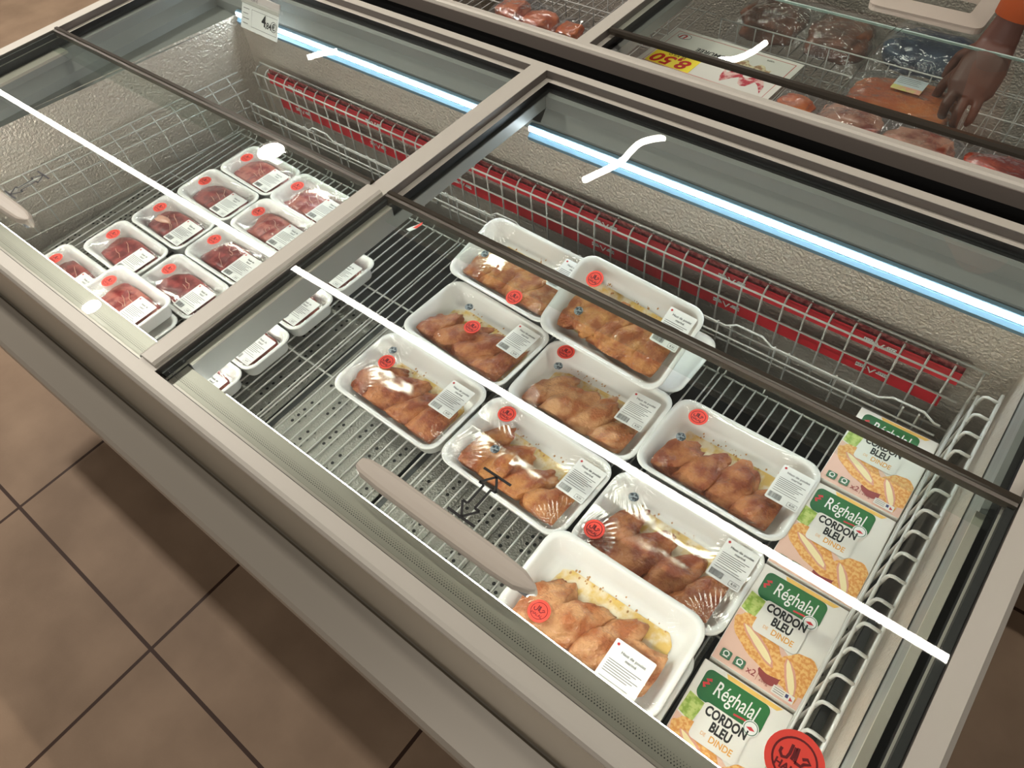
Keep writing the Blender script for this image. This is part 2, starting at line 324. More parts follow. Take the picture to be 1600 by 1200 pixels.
    b = bmesh.new(); box(b, x0 + .004, x1 - .004, y0 + .012, y0 + .03, .1, H - .014); box(b, x0 + .004, x1 - .004, y1 - .02, y1 - .002, .1, H - .014)
    box(b, x0 + .002, x0 + .02, y0 + .012, y1 - .002, .1, H - .014); box(b, x1 - .02, x1 - .002, y0 + .012, y1 - .002, .1, H - .014); box(b, x0 + .004, x1 - .004, y0 + .012, y1 - .002, .1, .12)
    part('cabinet', b, mat('cabinet_paint', (150, 142, 132), .4))
    for q in ((x0 + .1, y0 + .1), (x1 - .1, y0 + .1), (x0 + .1, y1 - .1), (x1 - .1, y1 - .1)):
        b = bmesh.new(); bmesh.ops.create_cone(b, cap_ends=True, segments=16, radius1=.03, radius2=.022, depth=.1); bmesh.ops.translate(b, verts=b.verts[:], vec=(q[0], q[1], .05)); part('foot', b, m_dark)
    # liner
    b = bmesh.new(); zt, zb = H - .10, H - .62; yf, yr, xr = y0 + .065, y1 - .076, x1 - .062
    xa, xb_ = x0 + .058, x0 + .165 if detail else x0 + .06
    for quad in (((xa, yf, zt), (xb_, yr, zt), (xb_, yr, zb), (xa, yf, zb)), ((xb_, yr, zt), (xr, yr, zt), (xr, yr, zb), (xb_, yr, zb)), ((xr, yr, zt), (xr, yf, zt), (xr, yf, zb), (xr, yr, zb)), ((xr, yf, zt), (xa, yf, zt), (xa, yf, zb), (xr, yf, zb))):
        # subdivided a little so the hammered relief keeps its scale
        b.faces.new([b.verts.new(p) for p in quad])
    part('liner', fixn(b), m_liner)
    b = bmesh.new()  # collar closing the gap between inner frame and liner
    fr = [(x0 + .081, y0 + .076), (x1 - .060, y0 + .076), (x1 - .060, y1 - .074), (x0 + .081, y1 - .074)]; ln = [(xa, yf), (xr, yf), (xr, yr), (xb_, yr)]
    A = [b.verts.new((p[0], p[1], H - .099)) for p in fr]; B = [b.verts.new((p[0], p[1], H - .108)) for p in ln]
    for k in range(4): b.faces.new((A[k], A[(k + 1) % 4], B[(k + 1) % 4], B[k]))
    part('collar', b, m_inner)
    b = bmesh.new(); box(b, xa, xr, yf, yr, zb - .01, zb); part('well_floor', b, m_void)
    return t, part
fz, part = freezer('long grey chest freezer in front, trays of meat under its glass lids', -1.958, .172, .125, (LX1, LR0))
# LED strips under the rear frame, one per half
for a, c, w in ((-1.78, -.885, 'left'), (-.84, .105, 'right')):
    t = thing('led_strip', 'bright white LED strip along the rear wall of the %s half' % w, 'light strip', ((a + c) / 2, .99, H - .09))
    b = bmesh.new(); box(b, (a - c) / 2, (c - a) / 2, -.0012, .0, -.0075, .002); obj('diffuser', b, m_led, t)
    b = bmesh.new(); prism(b, [(.0005, .006), (.0005, -.012), (-.006, -.018), (-.004, -.026), (.003, -.030), (.009, -.03), (.009, .006)], (a - c) / 2, (c - a) / 2, 'x'); obj('profile', fixn(b), m_ledtrim, t)
# matching strips under the front frame, facing the goods
for a, c, w in ((-1.85, -.9, 'left'), (-.8, .105, 'right')):
    t = thing('led_strip', 'LED strip hidden under the front frame of the %s half' % w, 'light strip', ((a + c) / 2, .203, H - .088))
    b = bmesh.new(); box(b, (a - c) / 2, (c - a) / 2, .0, .004, -.006, .004); obj('diffuser', b, m_ledf, t)
    b = bmesh.new(); box(b, (a - c) / 2, (c - a) / 2, -.004, -.0005, -.012, .008); obj('profile', b, m_ledtrim, t)

t = thing('led_strip', 'LED strip under the near frame of the rear freezer', 'light strip', (.1, 1.236, H - .095))  # unseen strip, added to brighten the inside of the rear freezer
b = bmesh.new(); box(b, -.85, .85, .0, .004, -.006, .003); obj('diffuser', b, mat('led_strip_rear', (255, 255, 255), .5, emit=(255, 248, 238), es=22), t)
b = bmesh.new(); box(b, -.85, .85, -.004, -.0005, -.012, .006); obj('profile', b, m_ledtrim, t)
# wide front and side lips of the frame that show through the front lids
b = bmesh.new(); box(b, LX0 + .001, LX1 - .001, .1515, .190, H - .024, H - .018); part('front_lip', b, m_beige)
b = bmesh.new(); box(b, LR0 + .001, LR1 - .001, .1515, .190, H - .024, H - .018); part('front_lip', b, m_beige)
b = bmesh.new(); box(b, LR0 + .006, LR0 + .021, .192, .60, H - .0145, H - .0125); part('side_lip', b, m_beige)
b = bmesh.new(); box(b, LR0 + .0115, LR0 + .0205, .192, .60, H - .034, H - .0146); part('side_panel', b, m_inner)
b = bmesh.new(); box(b, LX0 + .002, LX0 + .05, .19, .60, H - .036, H - .030); part('side_lip', b, m_beige); b = bmesh.new(); box(b, LR1 - .030, LR1 - .012, .192, .60, H - .036, H - .030); part('side_lip', b, m_beige)

# ---------------------------------------------------------------- glass lids
def arrow(b, cx, cy, L=.066, w=.013, z=0):
    s = .0014
    for yy in (-L / 2, L / 2): stroke(b, [(cx - .021, cy + yy), (cx + .021, cy + yy)], .0036, z)
    h = L / 2 - .001; k = .017; a = .0055
    for sg in (1, -1):
        stroke(b, [(cx - w, cy + sg * (h - k)), (cx, cy + sg * h)], .0032, z); stroke(b, [(cx + w, cy + sg * (h - k)), (cx, cy + sg * h)], .0032, z)
        stroke(b, [(cx - w, cy + sg * (h - k)), (cx - a, cy + sg * (h - k))], .0032, z); stroke(b, [(cx + w, cy + sg * (h - k)), (cx + a, cy + sg * (h - k))], .0032, z)
    for xx in (-a, a): stroke(b, [(cx + xx, cy - h + k), (cx + xx, cy + h - k)], .0032, z)
def lid(label, x0, x1, y0, y1, z, front, hx=None, group='sliding glass lids', trimside=1, edge=True):
    cx, cy = (x0 + x1) / 2, (y0 + y1) / 2
    t = thing('glass_lid', label, 'lid', (cx, cy, z), group=None)
    b = bmesh.new(); box(b, x0 - cx, x1 - cx, y0 - cy, y1 - cy, 0, .004)
    g = obj('glass_pane', b, m_glass, t)
    if edge:
        b = bmesh.new(); yy = (y1 if trimside > 0 else y0) - cy
        prism(b, [(yy - .007, -.006), (yy + .008, -.006), (yy + .009, .002), (yy + .006, .008), (yy - .001, .0085), (yy - .002, .0055), (yy - .007, .0050)], x0 - cx, x1 - cx, 'x'); obj('edge_trim', fixn(b), m_trim, t, smooth=False)
    if front:
        b = bmesh.new(); box(b, x0 - cx, x0 - cx + .005, y0 - cy, y1 - cy - .008, -.010, -.0005); obj('lid_gasket', b, m_black, t)
        b = bmesh.new(); box(b, x1 - cx - .008, x1 - cx, y0 - cy, y1 - cy - .008, -.010, -.0005)
        obj('lid_gasket', b, m_black, t)
        # dotted print along the front edge
        b = bmesh.new(); n = int((x1 - x0) / .0034)
        for i in range(n):
            for j in range(4):
                xx = x0 - cx + .006 + i * .0034 + (j % 2) * .0017; yy = y0 - cy + .0065 + j * .0026; r_ = .0009 - .00014 * j
                b.faces.new([b.verts.new((xx + r_ * c, yy + r_ * s, .0043)) for c, s in ((1, 0), (0, 1), (-1, 0), (0, -1))])
        o = obj('dotted_print', b, m_ink, t); o['kind'] = 'stuff'
    if hx is not None:
        hx -= cx; hy = .214 - cy
        b = bmesh.new()
        # handle bar: boat shaped grip standing on two feet
        prof = [(-.132, .008), (-.122, .0125), (-.09, .0145), (0, .015), (.08, .0145), (.112, .0125), (.130, .006), (.135, .002)]
        rings = []
        sec = ((-1, .0), (-.96, .004), (-.82, .0082), (-.55, .0098), (0, .0104), (.55, .0098), (.82, .0082), (.96, .004), (1, .0), (.7, -.007), (-.7, -.007))
        for px, hw in prof: rings.append([b.verts.new((hx + px, hy + yy * hw, .013 + zz)) for yy, zz in sec])
        for p, q in zip(rings, rings[1:]):
            for k in range(len(sec)): b.faces.new((p[k], p[(k + 1) % len(sec)], q[(k + 1) % len(sec)], q[k]))
        b.faces.new(rings[0][::-1]); b.faces.new(rings[-1]); h = obj('handle', fixn(b), m_handle, t)
        for sg in (-1, 1):
            b = bmesh.new(); rbox(b, hx + sg * .115 - .014, hx + sg * .115 + .014, hy - .009, hy + .006, .0045, .013, .003); obj('handle_foot', b, m_handle2, h)
        b = bmesh.new(); arrow(b, hx + .008, .269 - cy, z=.0046); obj('arrow_print', b, m_ink, t)
    return t
ZF = H - .004; ZR = H - .0290
lidR = lid('right front glass lid with dark rear trim, full handle and arrow mark', LR0 + .004, LR1 - .002, .156, .612, ZF, True, -.352)
lidL = lid('left front glass lid over the beef trays, handle cut by the picture edge', LX0 + .004, LX1 - .002, .156, .616, ZF, True, -1.42)
lid('right rear glass lid behind the dark trim, above the red rails', LR0 + .014, LR1 - .014, .58, 1.037, ZR, False, edge=False)
lid('left rear glass lid with the price card behind it', LX0 + .014, LX1 - .014, .58, 1.037, ZR, False, edge=False)
# light side frame of the left lid lying on the crossbar, small cream strip
b = bmesh.new(); prism(b, [(-.876, H + .0005), (-.876, H + .006), (-.871, H + .008), (-.846, H + .008), (-.841, H + .005), (-.841, H + .0005)], .156, .606, 'y')
tag(obj('side_rail', fixn(b), m_rim), 'pale ribbed rail lying on the crossbar between the two front lids', 'rail')

# ---------------------------------------------------------------- wire work
GZ = H - .345
def shelf(label, x0, x1, y0=.207, y1=.858, pitch=.0225, hooks=True):
    cx = (x0 + x1) / 2; t = thing('wire_shelf', label, 'wire shelf', (cx, (y0 + y1) / 2, GZ - .003), group=None); oy = (y0 + y1) / 2
    b = bmesh.new(); n = int(round((x1 - x0) / pitch))
    for i in range(n + 1):
        x = x0 + (x1 - x0) * i / n - cx; tube(b, [(x, y0 - oy, 0), (x, y1 - oy, 0)], .0018, 5)
    obj('long_wires', b, m_wire, t)
    for yy in (y0, y0 + .217, y0 + .434, y1): b = bmesh.new(); tube(b, [(x0 - cx - .003, yy - oy, -.003), (x1 - cx + .003, yy - oy, -.003)], .0021, 5); obj('cross_wire', b, m_wire, t)
    for xx in [q for q in (x0 + .002, x0 + .08, x1 - .08, x1 - .002) if q < -.06]:
        x = xx - cx; b = bmesh.new(); tube(b, [(x, y1 - oy, 0), (x, y1 - oy + .008, .004), (x, y1 - oy + .010, .012), (x, y1 - oy + .004, .016)], .0018, 5); obj('hook', b, m_wire, t)
for lb, a, c in (('wire shelf under the leftmost beef trays', -1.765, -1.63), ('wire shelf under the first column of beef trays', -1.62, -1.40), ('wire shelf under the second column of beef trays', -1.39, -1.18),
                 ('wire shelf beneath the crossbar and the half hidden trays', -1.17, -.958), ('empty wire shelf left of the chicken trays, holes showing below', -.950, -.615),
                 ('wire shelf under the middle column of chicken trays', -.605, -.31), ('wire shelf under the right chicken trays and cartons', -.30, .058)):
    shelf(lb, a, c)
# perforated deck below the shelves
t = thing('perforated_deck', 'hammered metal deck with black holes seen through the wire shelf', 'deck', (-.9, .40, H - .392))
k = 0; X = -1.85
WD = .30
while X < .07:
    w = .30; b = bmesh.new(); x1_ = min(X + w - .022, .095)
    box(b, X + .9, x1_ + .9, -.205, .22, -.002, 0)
    for q in (X + w / 3, X + 2 * w / 3 - .01): prism(b, [(q + .9, 0), (q + .9, .003), (q + .904, .003), (q + .904, 0)], -.205, .22, 'y')
    pn = obj('deck_panel', fixn(b), m_deck, t)
    b = bmesh.new(); box(b, x1_ + .902, x1_ + .918, -.205, .22, -.018, -.008); obj('deck_channel', b, m_channel, t)
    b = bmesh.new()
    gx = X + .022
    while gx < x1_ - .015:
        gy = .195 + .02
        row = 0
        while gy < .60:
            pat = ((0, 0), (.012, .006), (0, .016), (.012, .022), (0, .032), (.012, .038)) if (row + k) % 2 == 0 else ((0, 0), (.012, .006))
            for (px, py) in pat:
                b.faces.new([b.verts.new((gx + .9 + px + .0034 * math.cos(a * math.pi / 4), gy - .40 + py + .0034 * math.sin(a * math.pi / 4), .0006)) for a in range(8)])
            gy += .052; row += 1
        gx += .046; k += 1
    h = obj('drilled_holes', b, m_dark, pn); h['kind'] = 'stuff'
    X += w

# rear wire panels with bent tops
def rear_panel(label, x0, x1, pitch=.0397):
    cx = (x0 + x1) / 2; t = thing('wire_divider', label, 'wire divider', (cx, .955, H - .40)); b = bmesh.new()
    def zz(v): return v + .40
    n = int(round((x1 - x0) / pitch)); x0 -= cx; x1 -= cx
    for i in range(n + 1):
        x = x0 + (x1 - x0) * i / n
        tube(b, [(x, .028, zz(-.209)), (x, .012, zz(-.212)), (x, .0, zz(-.222)), (x, .0, zz(-.375))], .0020, 5)
    obj('upright_wires', b, m_wire, t)
    b = bmesh.new()
    tube(b, [(x0 - .006, .028, zz(-.207)), (x1 + .006, .028, zz(-.207))], .0021, 6)
    for zh, xe in ((-.2175, .0), (-.262, -.012), (-.335, .0), (-.372, 0)): tube(b, [(x0, -.003, zz(zh)), (x1 + xe, -.003, zz(zh))], .0021, 5)
    obj('level_wires', b, m_wire, t)
rear_panel('wire divider along the rear wall of the right half', -1.10, .066)
rear_panel('wire divider along the rear wall of the left half', -1.735, -1.115)
# low second fence in front of it, with double uprights
def low_fence(label, x0, x1):
    cx = (x0 + x1) / 2; t = thing('wire_fence', label, 'wire fence', (cx, .90, GZ)); x = x0
    while x < x1 - .02:
        for d in (0, .026): b = bmesh.new(); tube(b, [(x + d - cx, .0, -.03), (x + d - cx, .004, .074), (x + d - cx, -.003, .080)], .0018, 5); obj('upright_wire', b, m_wire, t)
        x += .112
    b = bmesh.new()
    P = [(x0 - cx, 0, .074)]; x = x0
    while x < x1 - .3:
        x += .28; P += [(x - cx - .04, 0, .074), (x - cx - .02, 0, .088), (x - cx + .03, 0, .088), (x - cx + .05, 0, .074)]
    P.append((x1 - cx, 0, .074)); tube(b, P, .0021, 5); tube(b, [(x0 - cx, 0, .047), (x1 - cx, 0, .047)], .0018, 5); obj('level_wires', b, m_wire, t)
low_fence('low wire fence behind the shelves of the right half', -1.13, .05)
low_fence('low wire fence behind the shelves of the left half', -1.72, -1.14)
# side basket wall on the right: wires bent outwards over an outer rail
t = thing('wire_screen', 'white wire side wall with bent tops right of the cartons', 'wire divider', (.07, .55, GZ))
b = bmesh.new(); y = .215
while y < .96:
    tube(b, [(-.002, y - .55, .0), (.007, y - .55, .132), (.009, y - .55, .140), (.014, y - .55, .143), (.030, y - .55, .141)], .0026, 6); y += .0398
obj('upright_wires', b, m_wire, t); b = bmesh.new()
tube(b, [(.031, -.345, .140), (.031, .40, .140)], .0030, 6); tube(b, [(.004, -.345, .118), (.004, .40, .118)], .0026, 6)
for zz_ in (.03, .06, .09): tube(b, [(-.004, -.345, zz_), (-.004, .40, zz_)], .0024, 5)
obj('level_wires', b, m_wire, t)
# left side basket wall
t = thing('wire_screen', 'wire basket side leaning on the left wall of the freezer', 'wire divider', (-1.84, .5, GZ))
b = bmesh.new(); y = .20
def lx(y): return -1.895 + .16 * (y - .19)
while y < .93:
    s = lx(y) + 1.84
    tube(b, [(s + .004, y - .5, .128), (s + .020, y - .5, .100), (s + .028, y - .5, .082), (s + .034, y - .5, .03), (s + .040, y - .5, .0)], .0016, 5); y += .0535
obj('upright_wires', b, m_wire, t); b = bmesh.new()
for off, z_ in ((.004, .128), (.014, .110), (.026, .086), (.032, .045), (.040, .0)): tube(b, [(lx(.20) + 1.84 + off, -.30, z_), (lx(.93) + 1.84 + off, .43, z_)], .0018, 5)
obj('level_wires', b, m_wire, t)

# red label rails, two per half, with small white cards
def red_rail(label, x0, x1, z, cards):
    cx = (x0 + x1) / 2; t = thing('label_rail', label, 'label rail', (cx, .966, H + z))
    b = bmesh.new(); prism(b, [(0, -.0135), (.002, -.0145), (.003, .013), (.001, .014)], x0 - cx, x1 - cx, 'x'); obj('rail_strip', fixn(b), m_red, t)
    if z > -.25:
        b = bmesh.new(); box(b, x0 - cx, x1 - cx, .008, .010, -.010, .021); obj('frosted_back', b, mat('frosted_red', (104, 20, 28), .35, bump=.5, bscale=190, bdist=.002, vary=1.2, vscale=120, col2=(150, 84, 80)), t)  # dark red strip painted as the rail's reflection in the liner
    for c in cards:
        g = bmesh.new()
        for sg in (-1, 1):
            pts = [(sg * .008, -.001), (sg * .027, -.003), (sg * .027, .006), (sg * .013, .006)]
            poly(g, pts if sg > 0 else pts[::-1], 0, .0003)
        o = obj('label_card', g, m_white, t, loc=(c - cx, -.0008, .001), rot=(R(90), 0, 0))
        g = bmesh.new(); text(g, 'ASTO', .0075, -.0175, .0018, .0005, 0, .01); text(g, 'ASTO', .0075, .0175, .0018, .0005, 0, .01); obj('lettering', g, m_greyink, o)
        g = bmesh.new(); poly(g, [(-.008, .006), (0, -.007), (.008, .006), (.005, .006), (0, -.003), (-.005, .006)], 0, .0004); obj('arrow_mark', g, m_white, t, loc=(c - cx, -.0008, .001), rot=(R(90), 0, 0))
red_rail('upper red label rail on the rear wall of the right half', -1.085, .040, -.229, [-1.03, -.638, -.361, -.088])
red_rail('lower red label rail on the rear wall of the right half', -1.085, .032, -.292, [-1.03, -.643, -.362, -.084])
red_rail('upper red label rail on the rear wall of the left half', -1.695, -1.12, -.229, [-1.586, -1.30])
red_rail('lower red label rail on the rear wall of the left half', -1.68, -1.12, -.292, [-1.586, -1.305])

# price card hanging at the rear left
t = thing('price_card', 'white price card reading 4,84 in a clear holder at the rear left', 'price tag', (-1.63, .962, H - .055), (R(62), 0, R(-2)))
b = bmesh.new(); rbox(b, -.072, .072, -.036, .024, 0, .0012, .0004, 1); cardo = obj('card', b, m_white, t)
b = bmesh.new(); text(b, '4', .034, .018, -.004, .0018, 0, .02); text(b, ',84', .02, .036, -.010, .0018, 0, .01); text(b, '€', .02, .056, -.008, .0018, 0, .01); ring(b, .0105, .0116, .0018, cx=.056, cy=-.007)
stroke(b, [(-.03, .012), (.068, .012), (.068, -.026), (-.03, -.026), (-.03, .012)], .0007, .0018); obj('lettering', b, m_ink, cardo)
b = bmesh.new()
for i in range(4):
    stroke(b, [(-.064, .010 - i * .011), (-.040 - .004 * (i % 2), .010 - i * .011)], .0016, .0018)
obj('small_print', b, m_greyink, cardo)
b = bmesh.new(); rbox(b, -.074, .074, .020, .046, -.001, .003, .0008, 1); hd = obj('card_holder', b, mat('clear_holder', (196, 192, 184), .2, .1), t)
b = bmesh.new(); text(b, '4,84 €', .010, -.02, .033, .0036, 0, .0); obj('lettering', b, m_greyink, hd)
# torn sticker caught on the wires
b = bmesh.new(); P = [(-.012, -.020), (.004, -.016), (.010, .0), (.010, .016), (.002, .020), (-.002, .006), (-.008, -.006)]
poly(b, P, 0, .0006, 1); poly(b, [(-.001, -.006), (.010, .0), (.010, .016), (.002, .020)], .0007, .0004, 0)
o = obj('torn_sticker', b, [m_stick, m_white], loc=(-1.07, .835, GZ + .004), rot=(R(14), R(-10), R(-25))); tag(o, 'torn orange and white sticker caught on the empty wire shelf', 'sticker')

# ---------------------------------------------------------------- packaged food
def foam_tray(name, w, h, d, r, parent, m=m_foam):
    b = bmesh.new(); th = .004
    levels = [(w * .86, h * .80, 0, r * .6), (w * .88, h * .84, .002, r * .8), (w - .018, h - .018, d * .72, r), (w - .003, h - .003, d - .002, r), (w, h, d, r), (w - .003, h - .003, d + .002, r * .97), (w - .014, h - .014, d + .0018, r * .85),
              (w - .020, h - .020, d - .002, r * .8), (w - .034, h - .034, d * .4, r * .7), (w * .80, h * .74, .006, r * .5), (w * .74, h * .66, .005, r * .4)]
    rings = []
    for W_, H_, z, rr in levels: rings.append([b.verts.new((p[0], p[1], z)) for p in rrect(W_, H_, rr, 6)])
    n = len(rings[0])
    for a, c in zip(rings, rings[1:]):
        for k_ in range(n): f = b.faces.new((a[k_], a[(k_ + 1) % n], c[(k_ + 1) % n], c[k_])); f.smooth = True
    b.faces.new(rings[0][::-1]); b.faces.new(rings[-1])
    return obj(name, fixn(b), m, parent)
def film(w, h, z, parent, seed=0, sag=.006, m=None):
    b = bmesh.new(); nx, ny = 110, 70; V = []
    rnd = random.Random(seed); cx = [(sx * w / 2, sy * h / 2, rnd.uniform(.5, 1.2)) for sx in (-1, 1) for sy in (-1, 1)]
    for j in range(ny + 1):
        for i in range(nx + 1):
            u, v = i / nx * 2 - 1, j / ny * 2 - 1
            # map the square to the rounded rectangle
            x, y = u * (w / 2), v * (h / 2); rr = .03; ax, ay = abs(x) - (w / 2 - rr), abs(y) - (h / 2 - rr)
            if ax > 0 and ay > 0:
                dd = math.hypot(ax, ay); mx_ = max(ax, ay); s = mx_ / dd; x = math.copysign(w / 2 - rr + ax * s, x); y = math.copysign(h / 2 - rr + ay * s, y)
            e = (1 - u * u) * (1 - v * v); zz = z - sag * e ** .6
            for (qx, qy, am) in cx:
                dx, dy = x - qx, y - qy; ds = math.hypot(dx, dy)
                if ds > 1e-4: zz += .0021 * am * math.sin(math.atan2(dy, dx) * 58 + seed) * math.exp(-((ds - .036) / .022) ** 2) * min(1, e * 9)
            V.append(b.verts.new((x, y, zz)))
    for j in range(ny):
        for i in range(nx):
            a = j * (nx + 1) + i; f = b.faces.new((V[a], V[a + 1], V[a + nx + 2], V[a + nx + 1])); f.smooth = True
    # side skirt clinging to the tray wall
    return obj('film_wrap', b, m or m_film, parent)
def lump(L, Wd, T, seed, sub=4, rough=.22, taper=.3, lobe=0.):
    """fillet shaped lump: long in x, flat, tapered, with folds"""
    b = bmesh.new(); bmesh.ops.create_icosphere(b, subdivisions=sub, radius=1)
    o = Vector((seed * 3.71, seed * 1.93, seed * .77))
    for v in b.verts:
        p = v.co.copy(); n1 = noise.noise(p * 1.3 + o); n2 = noise.noise(p * 3.2 + o * 2); n3 = noise.noise(p * 8 + o) + .6 * abs(noise.noise(Vector((p.x * 3, p.y * 14, p.z * 6)) + o))
        s = 1 + rough * n1 + rough * .45 * n2 + rough * .14 * n3
        tp = 1 - taper * (p.x * .5 + .5) ** 1.4
        fold = .10 * math.sin(p.x * 5 + seed + 2 * n1) * (1 if p.z > 0 else 0)
        v.co = Vector((p.x * L / 2 * s, p.y * Wd / 2 * s * tp, max(p.z, -.35) * T / 2 * (s * tp + fold)))
    for f in b.faces: f.smooth = True
    return b
def settle(b, loc, rot, w, h, d):
    """turn a lump into its place and press it between the tray walls"""
    from mathutils import Euler
    m_ = Matrix.Translation(loc) @ Euler(rot).to_matrix().to_4x4()
    for v in b.verts:
        p = m_ @ v.co; p.z = max(p.z, .0065)
        k_ = max(0., min(1., p.z / d)); lx_ = w * .37 + (w * .5 - .018 - w * .37) * k_; ly_ = h * .33 + (h * .5 - .017 - h * .33) * k_
        if abs(p.x) > lx_ - .004: p.x = math.copysign(lx_ - .004 + .004 * math.tanh((abs(p.x) - lx_ + .004) / .03), p.x)
        if abs(p.y) > ly_ - .004: p.y = math.copysign(ly_ - .004 + .004 * math.tanh((abs(p.y) - ly_ + .004) / .03), p.y)
        v.co = p
    return b
def halal(parent, x, y, z, r=.0165, rot=0., clear_=False, name='halal_sticker'):
    b = bmesh.new(); poly(b, circle(r, 32), 0, .0004); o = obj(name, b, m_stick, parent, loc=(x, y, z), rot=(0, 0, rot))
    b = bmesh.new(); k = r; z_ = .0006
    ring(b, k * .70, k * .77, z_)
    w = k * .105
    stroke(b, [(.20 * k, .18 * k), (.34 * k, .28 * k), (.48 * k, .18 * k), (.30 * k, .06 * k), (.24 * k, -.06 * k), (.02 * k, -.06 * k)], w, z_)
    stroke(b, [(.02 * k, -.06 * k), (.0 * k, .18 * k), (-.04 * k, .44 * k)], w, z_)
    stroke(b, [(-.12 * k, .40 * k), (-.09 * k, .15 * k), (-.10 * k, -.05 * k)], w, z_)
    stroke(b, [(-.24 * k, .44 * k), (-.22 * k, .10 * k), (-.26 * k, -.08 * k), (-.40 * k, -.14 * k), (-.52 * k, -.02 * k), (-.52 * k, .14 * k)], w, z_)
    text(b, 'HALAL', k * .36, 0, -.38 * k, z_, 0, .035); obj('lettering', b, m_stickink, o)
    return o
def origin(parent, x, y, z, r=.0085):
    b = bmesh.new(); poly(b, circle(r, 24), 0, .0004); return obj('origin_sticker', b, m_origin, parent, loc=(x, y, z))
def price_label(parent, x, y, z, w=.053, h=.070, rot=0., lines=None, tilt=0.):
    b = bmesh.new(); poly(b, rrect(w, h, .002, 2), 0, .0005); o = obj('weight_label', b, m_white, parent, loc=(x, y, z), rot=(R(tilt), 0, rot))
    b = bmesh.new(); z_ = .0008; L_ = lines or ('Haut de poulet', 'mariné')
    text(b, L_[0], .0062, .003, h * .33, z_, 0, .01); text(b, L_[1], .0062, .003, h * .33 - .007, z_, 0, .01)
    # barcode, price box
    rnd = random.Random(int(abs(x * 9973) + abs(y * 7919)) + 3); xx = -w * .44
    while xx < -w * .05:
        ww = rnd.uniform(.0003, .0009); b.faces.new([b.verts.new(p) for p in ((xx, -h * .45, z_), (xx + ww, -h * .45, z_), (xx + ww, -h * .30, z_), (xx, -h * .30, z_))]); xx += ww + rnd.uniform(.0004, .001)
    X0, X1, Y0, Y1 = w * .16, w * .45, -h * .46, -h * .35
    stroke(b, [(X0, Y0), (X1, Y0), (X1, Y1), (X0, Y1), (X0, Y0)], .0005, z_); text(b, '8,50', .005, (X0 + X1) / 2, (Y0 + Y1) / 2, z_, 0, .01)
    obj('lettering', b, m_ink, o)
    b = bmesh.new()
    for i in range(6): stroke(b, [(-w * .42, h * .14 - i * .0034), (w * (.40 - .1 * (i % 3)), h * .14 - i * .0034)], .0011, z_)
    for i in range(2): stroke(b, [(-w * .42, -h * .17 - i * .004), (w * (.30 + .1 * i), -h * .17 - i * .004)], .0009, z_)
    obj('small_print', b, m_greyink, o)
    b = bmesh.new(); poly(b, circle(.0022, 8, -w * .40, h * .42), z_, .0002); obj('red_mark', b, m_redp, o)
    return o
def chicken_tray(label, x, y, z, rz=0., rx_=0., w=.264, h=.168, st=((-.09, .04), (-.06, -.02), (.095, .028)), cm=m_chick, seed=1, fill=4, sauce=0, glare=False, hr=0., lw=(.053, .070)):
    t = thing('chicken_tray', label, 'food tray', (x, y, z - .045), (rx_, 0, rz), group='chicken trays')
    foam_tray('foam_base', w, h, .043, .03, t)
    rnd = random.Random(seed)
    if sauce or True:
        b = bmesh.new(); pts = [(q[0] * (1 + .14 * noise.noise(Vector((q[0] * 40, q[1] * 40, seed)))), q[1] * (1 + .16 * noise.noise(Vector((q[0] * 50, q[1] * 50, seed + 5))))) for q in rrect(w * .74, h * .60, .02, 8)]
        poly(b, pts, .0058, .0012); obj('marinade', b, m_sauce, t)
    for i in range(fill):
        xx = -w * .31 + (w * .60) * i / (fill - 1) + rnd.uniform(-.004, .004)
        b = lump(.112 + rnd.uniform(-.010, .012), .070 + rnd.uniform(-.006, .012), .042, seed * 7 + i, rough=.36, taper=.34)
        settle(b, (xx, -h * .10 + rnd.uniform(-.008, .006) - (.012 if i == fill - 1 else 0), .0175 + .002 * (i % 2)), (R(rnd.uniform(-8, 4)), R(rnd.uniform(-6, 6)), R(rnd.uniform(46, 74))), w, h, .043); obj('chicken_piece', b, cm, t)
    # drips on the walls
    b = bmesh.new()
    for i in range(26):
        px, py = rnd.uniform(-w * .30, w * .34), rnd.uniform(h * .24, h * .36); rr = rnd.uniform(.0006, .002)
        zz = .0075 + (py - h * .33) / (h * .13) * .014 if py > h * .33 else .0078
        b.faces.new([b.verts.new((px + rr * math.cos(a), py + rr * 1.4 * math.sin(a), zz + .0006)) for a in [k_ * 1.0472 for k_ in range(6)]])
    obj('marinade_drops', b, mat('drop_brown', (190, 140, 84), .4), t)['kind'] = 'stuff'
    film(w - .004, h - .004, .0462, t, seed)
    z0 = .0462
    def fz_(px, py): u, v = px / (w / 2), py / (h / 2); return z0 + .0012 - .006 * max(0, (1 - u * u) * (1 - v * v)) ** .6 + .0012
    if st[0]: halal(t, st[0][0], st[0][1], fz_(*st[0]), rot=hr)
    if st[1]: origin(t, st[1][0], st[1][1], fz_(*st[1]))
    if st[2]: price_label(t, st[2][0], st[2][1], fz_(*st[2]) + .001, lw[0], lw[1])
    return t
TZ = GZ + .045
chicken_tray('chicken tray at the rear left, leaning up against the wire divider', -.735, .812, H - .262, R(-2), R(11), st=((.04, -.062), (-.082, -.01), (.10, .03)), cm=m_chick, seed=2)
chicken_tray('chicken tray at the rear right, tilted up on another tray', -.476, .788, H - .224, R(-2.5), R(23), w=.268, h=.172, st=((-.085, .045), (-.075, -.022), (.095, .03)), cm=m_chick, seed=3, fill=5)
tb = thing('chicken_tray', 'white foam tray lying underneath the tilted rear right chicken tray', 'food tray', (-.462, .818, GZ + .003), (0, 0, R(-1)), group='chicken trays'); foam_tray('foam_base', .264, .160, .030, .03, tb)
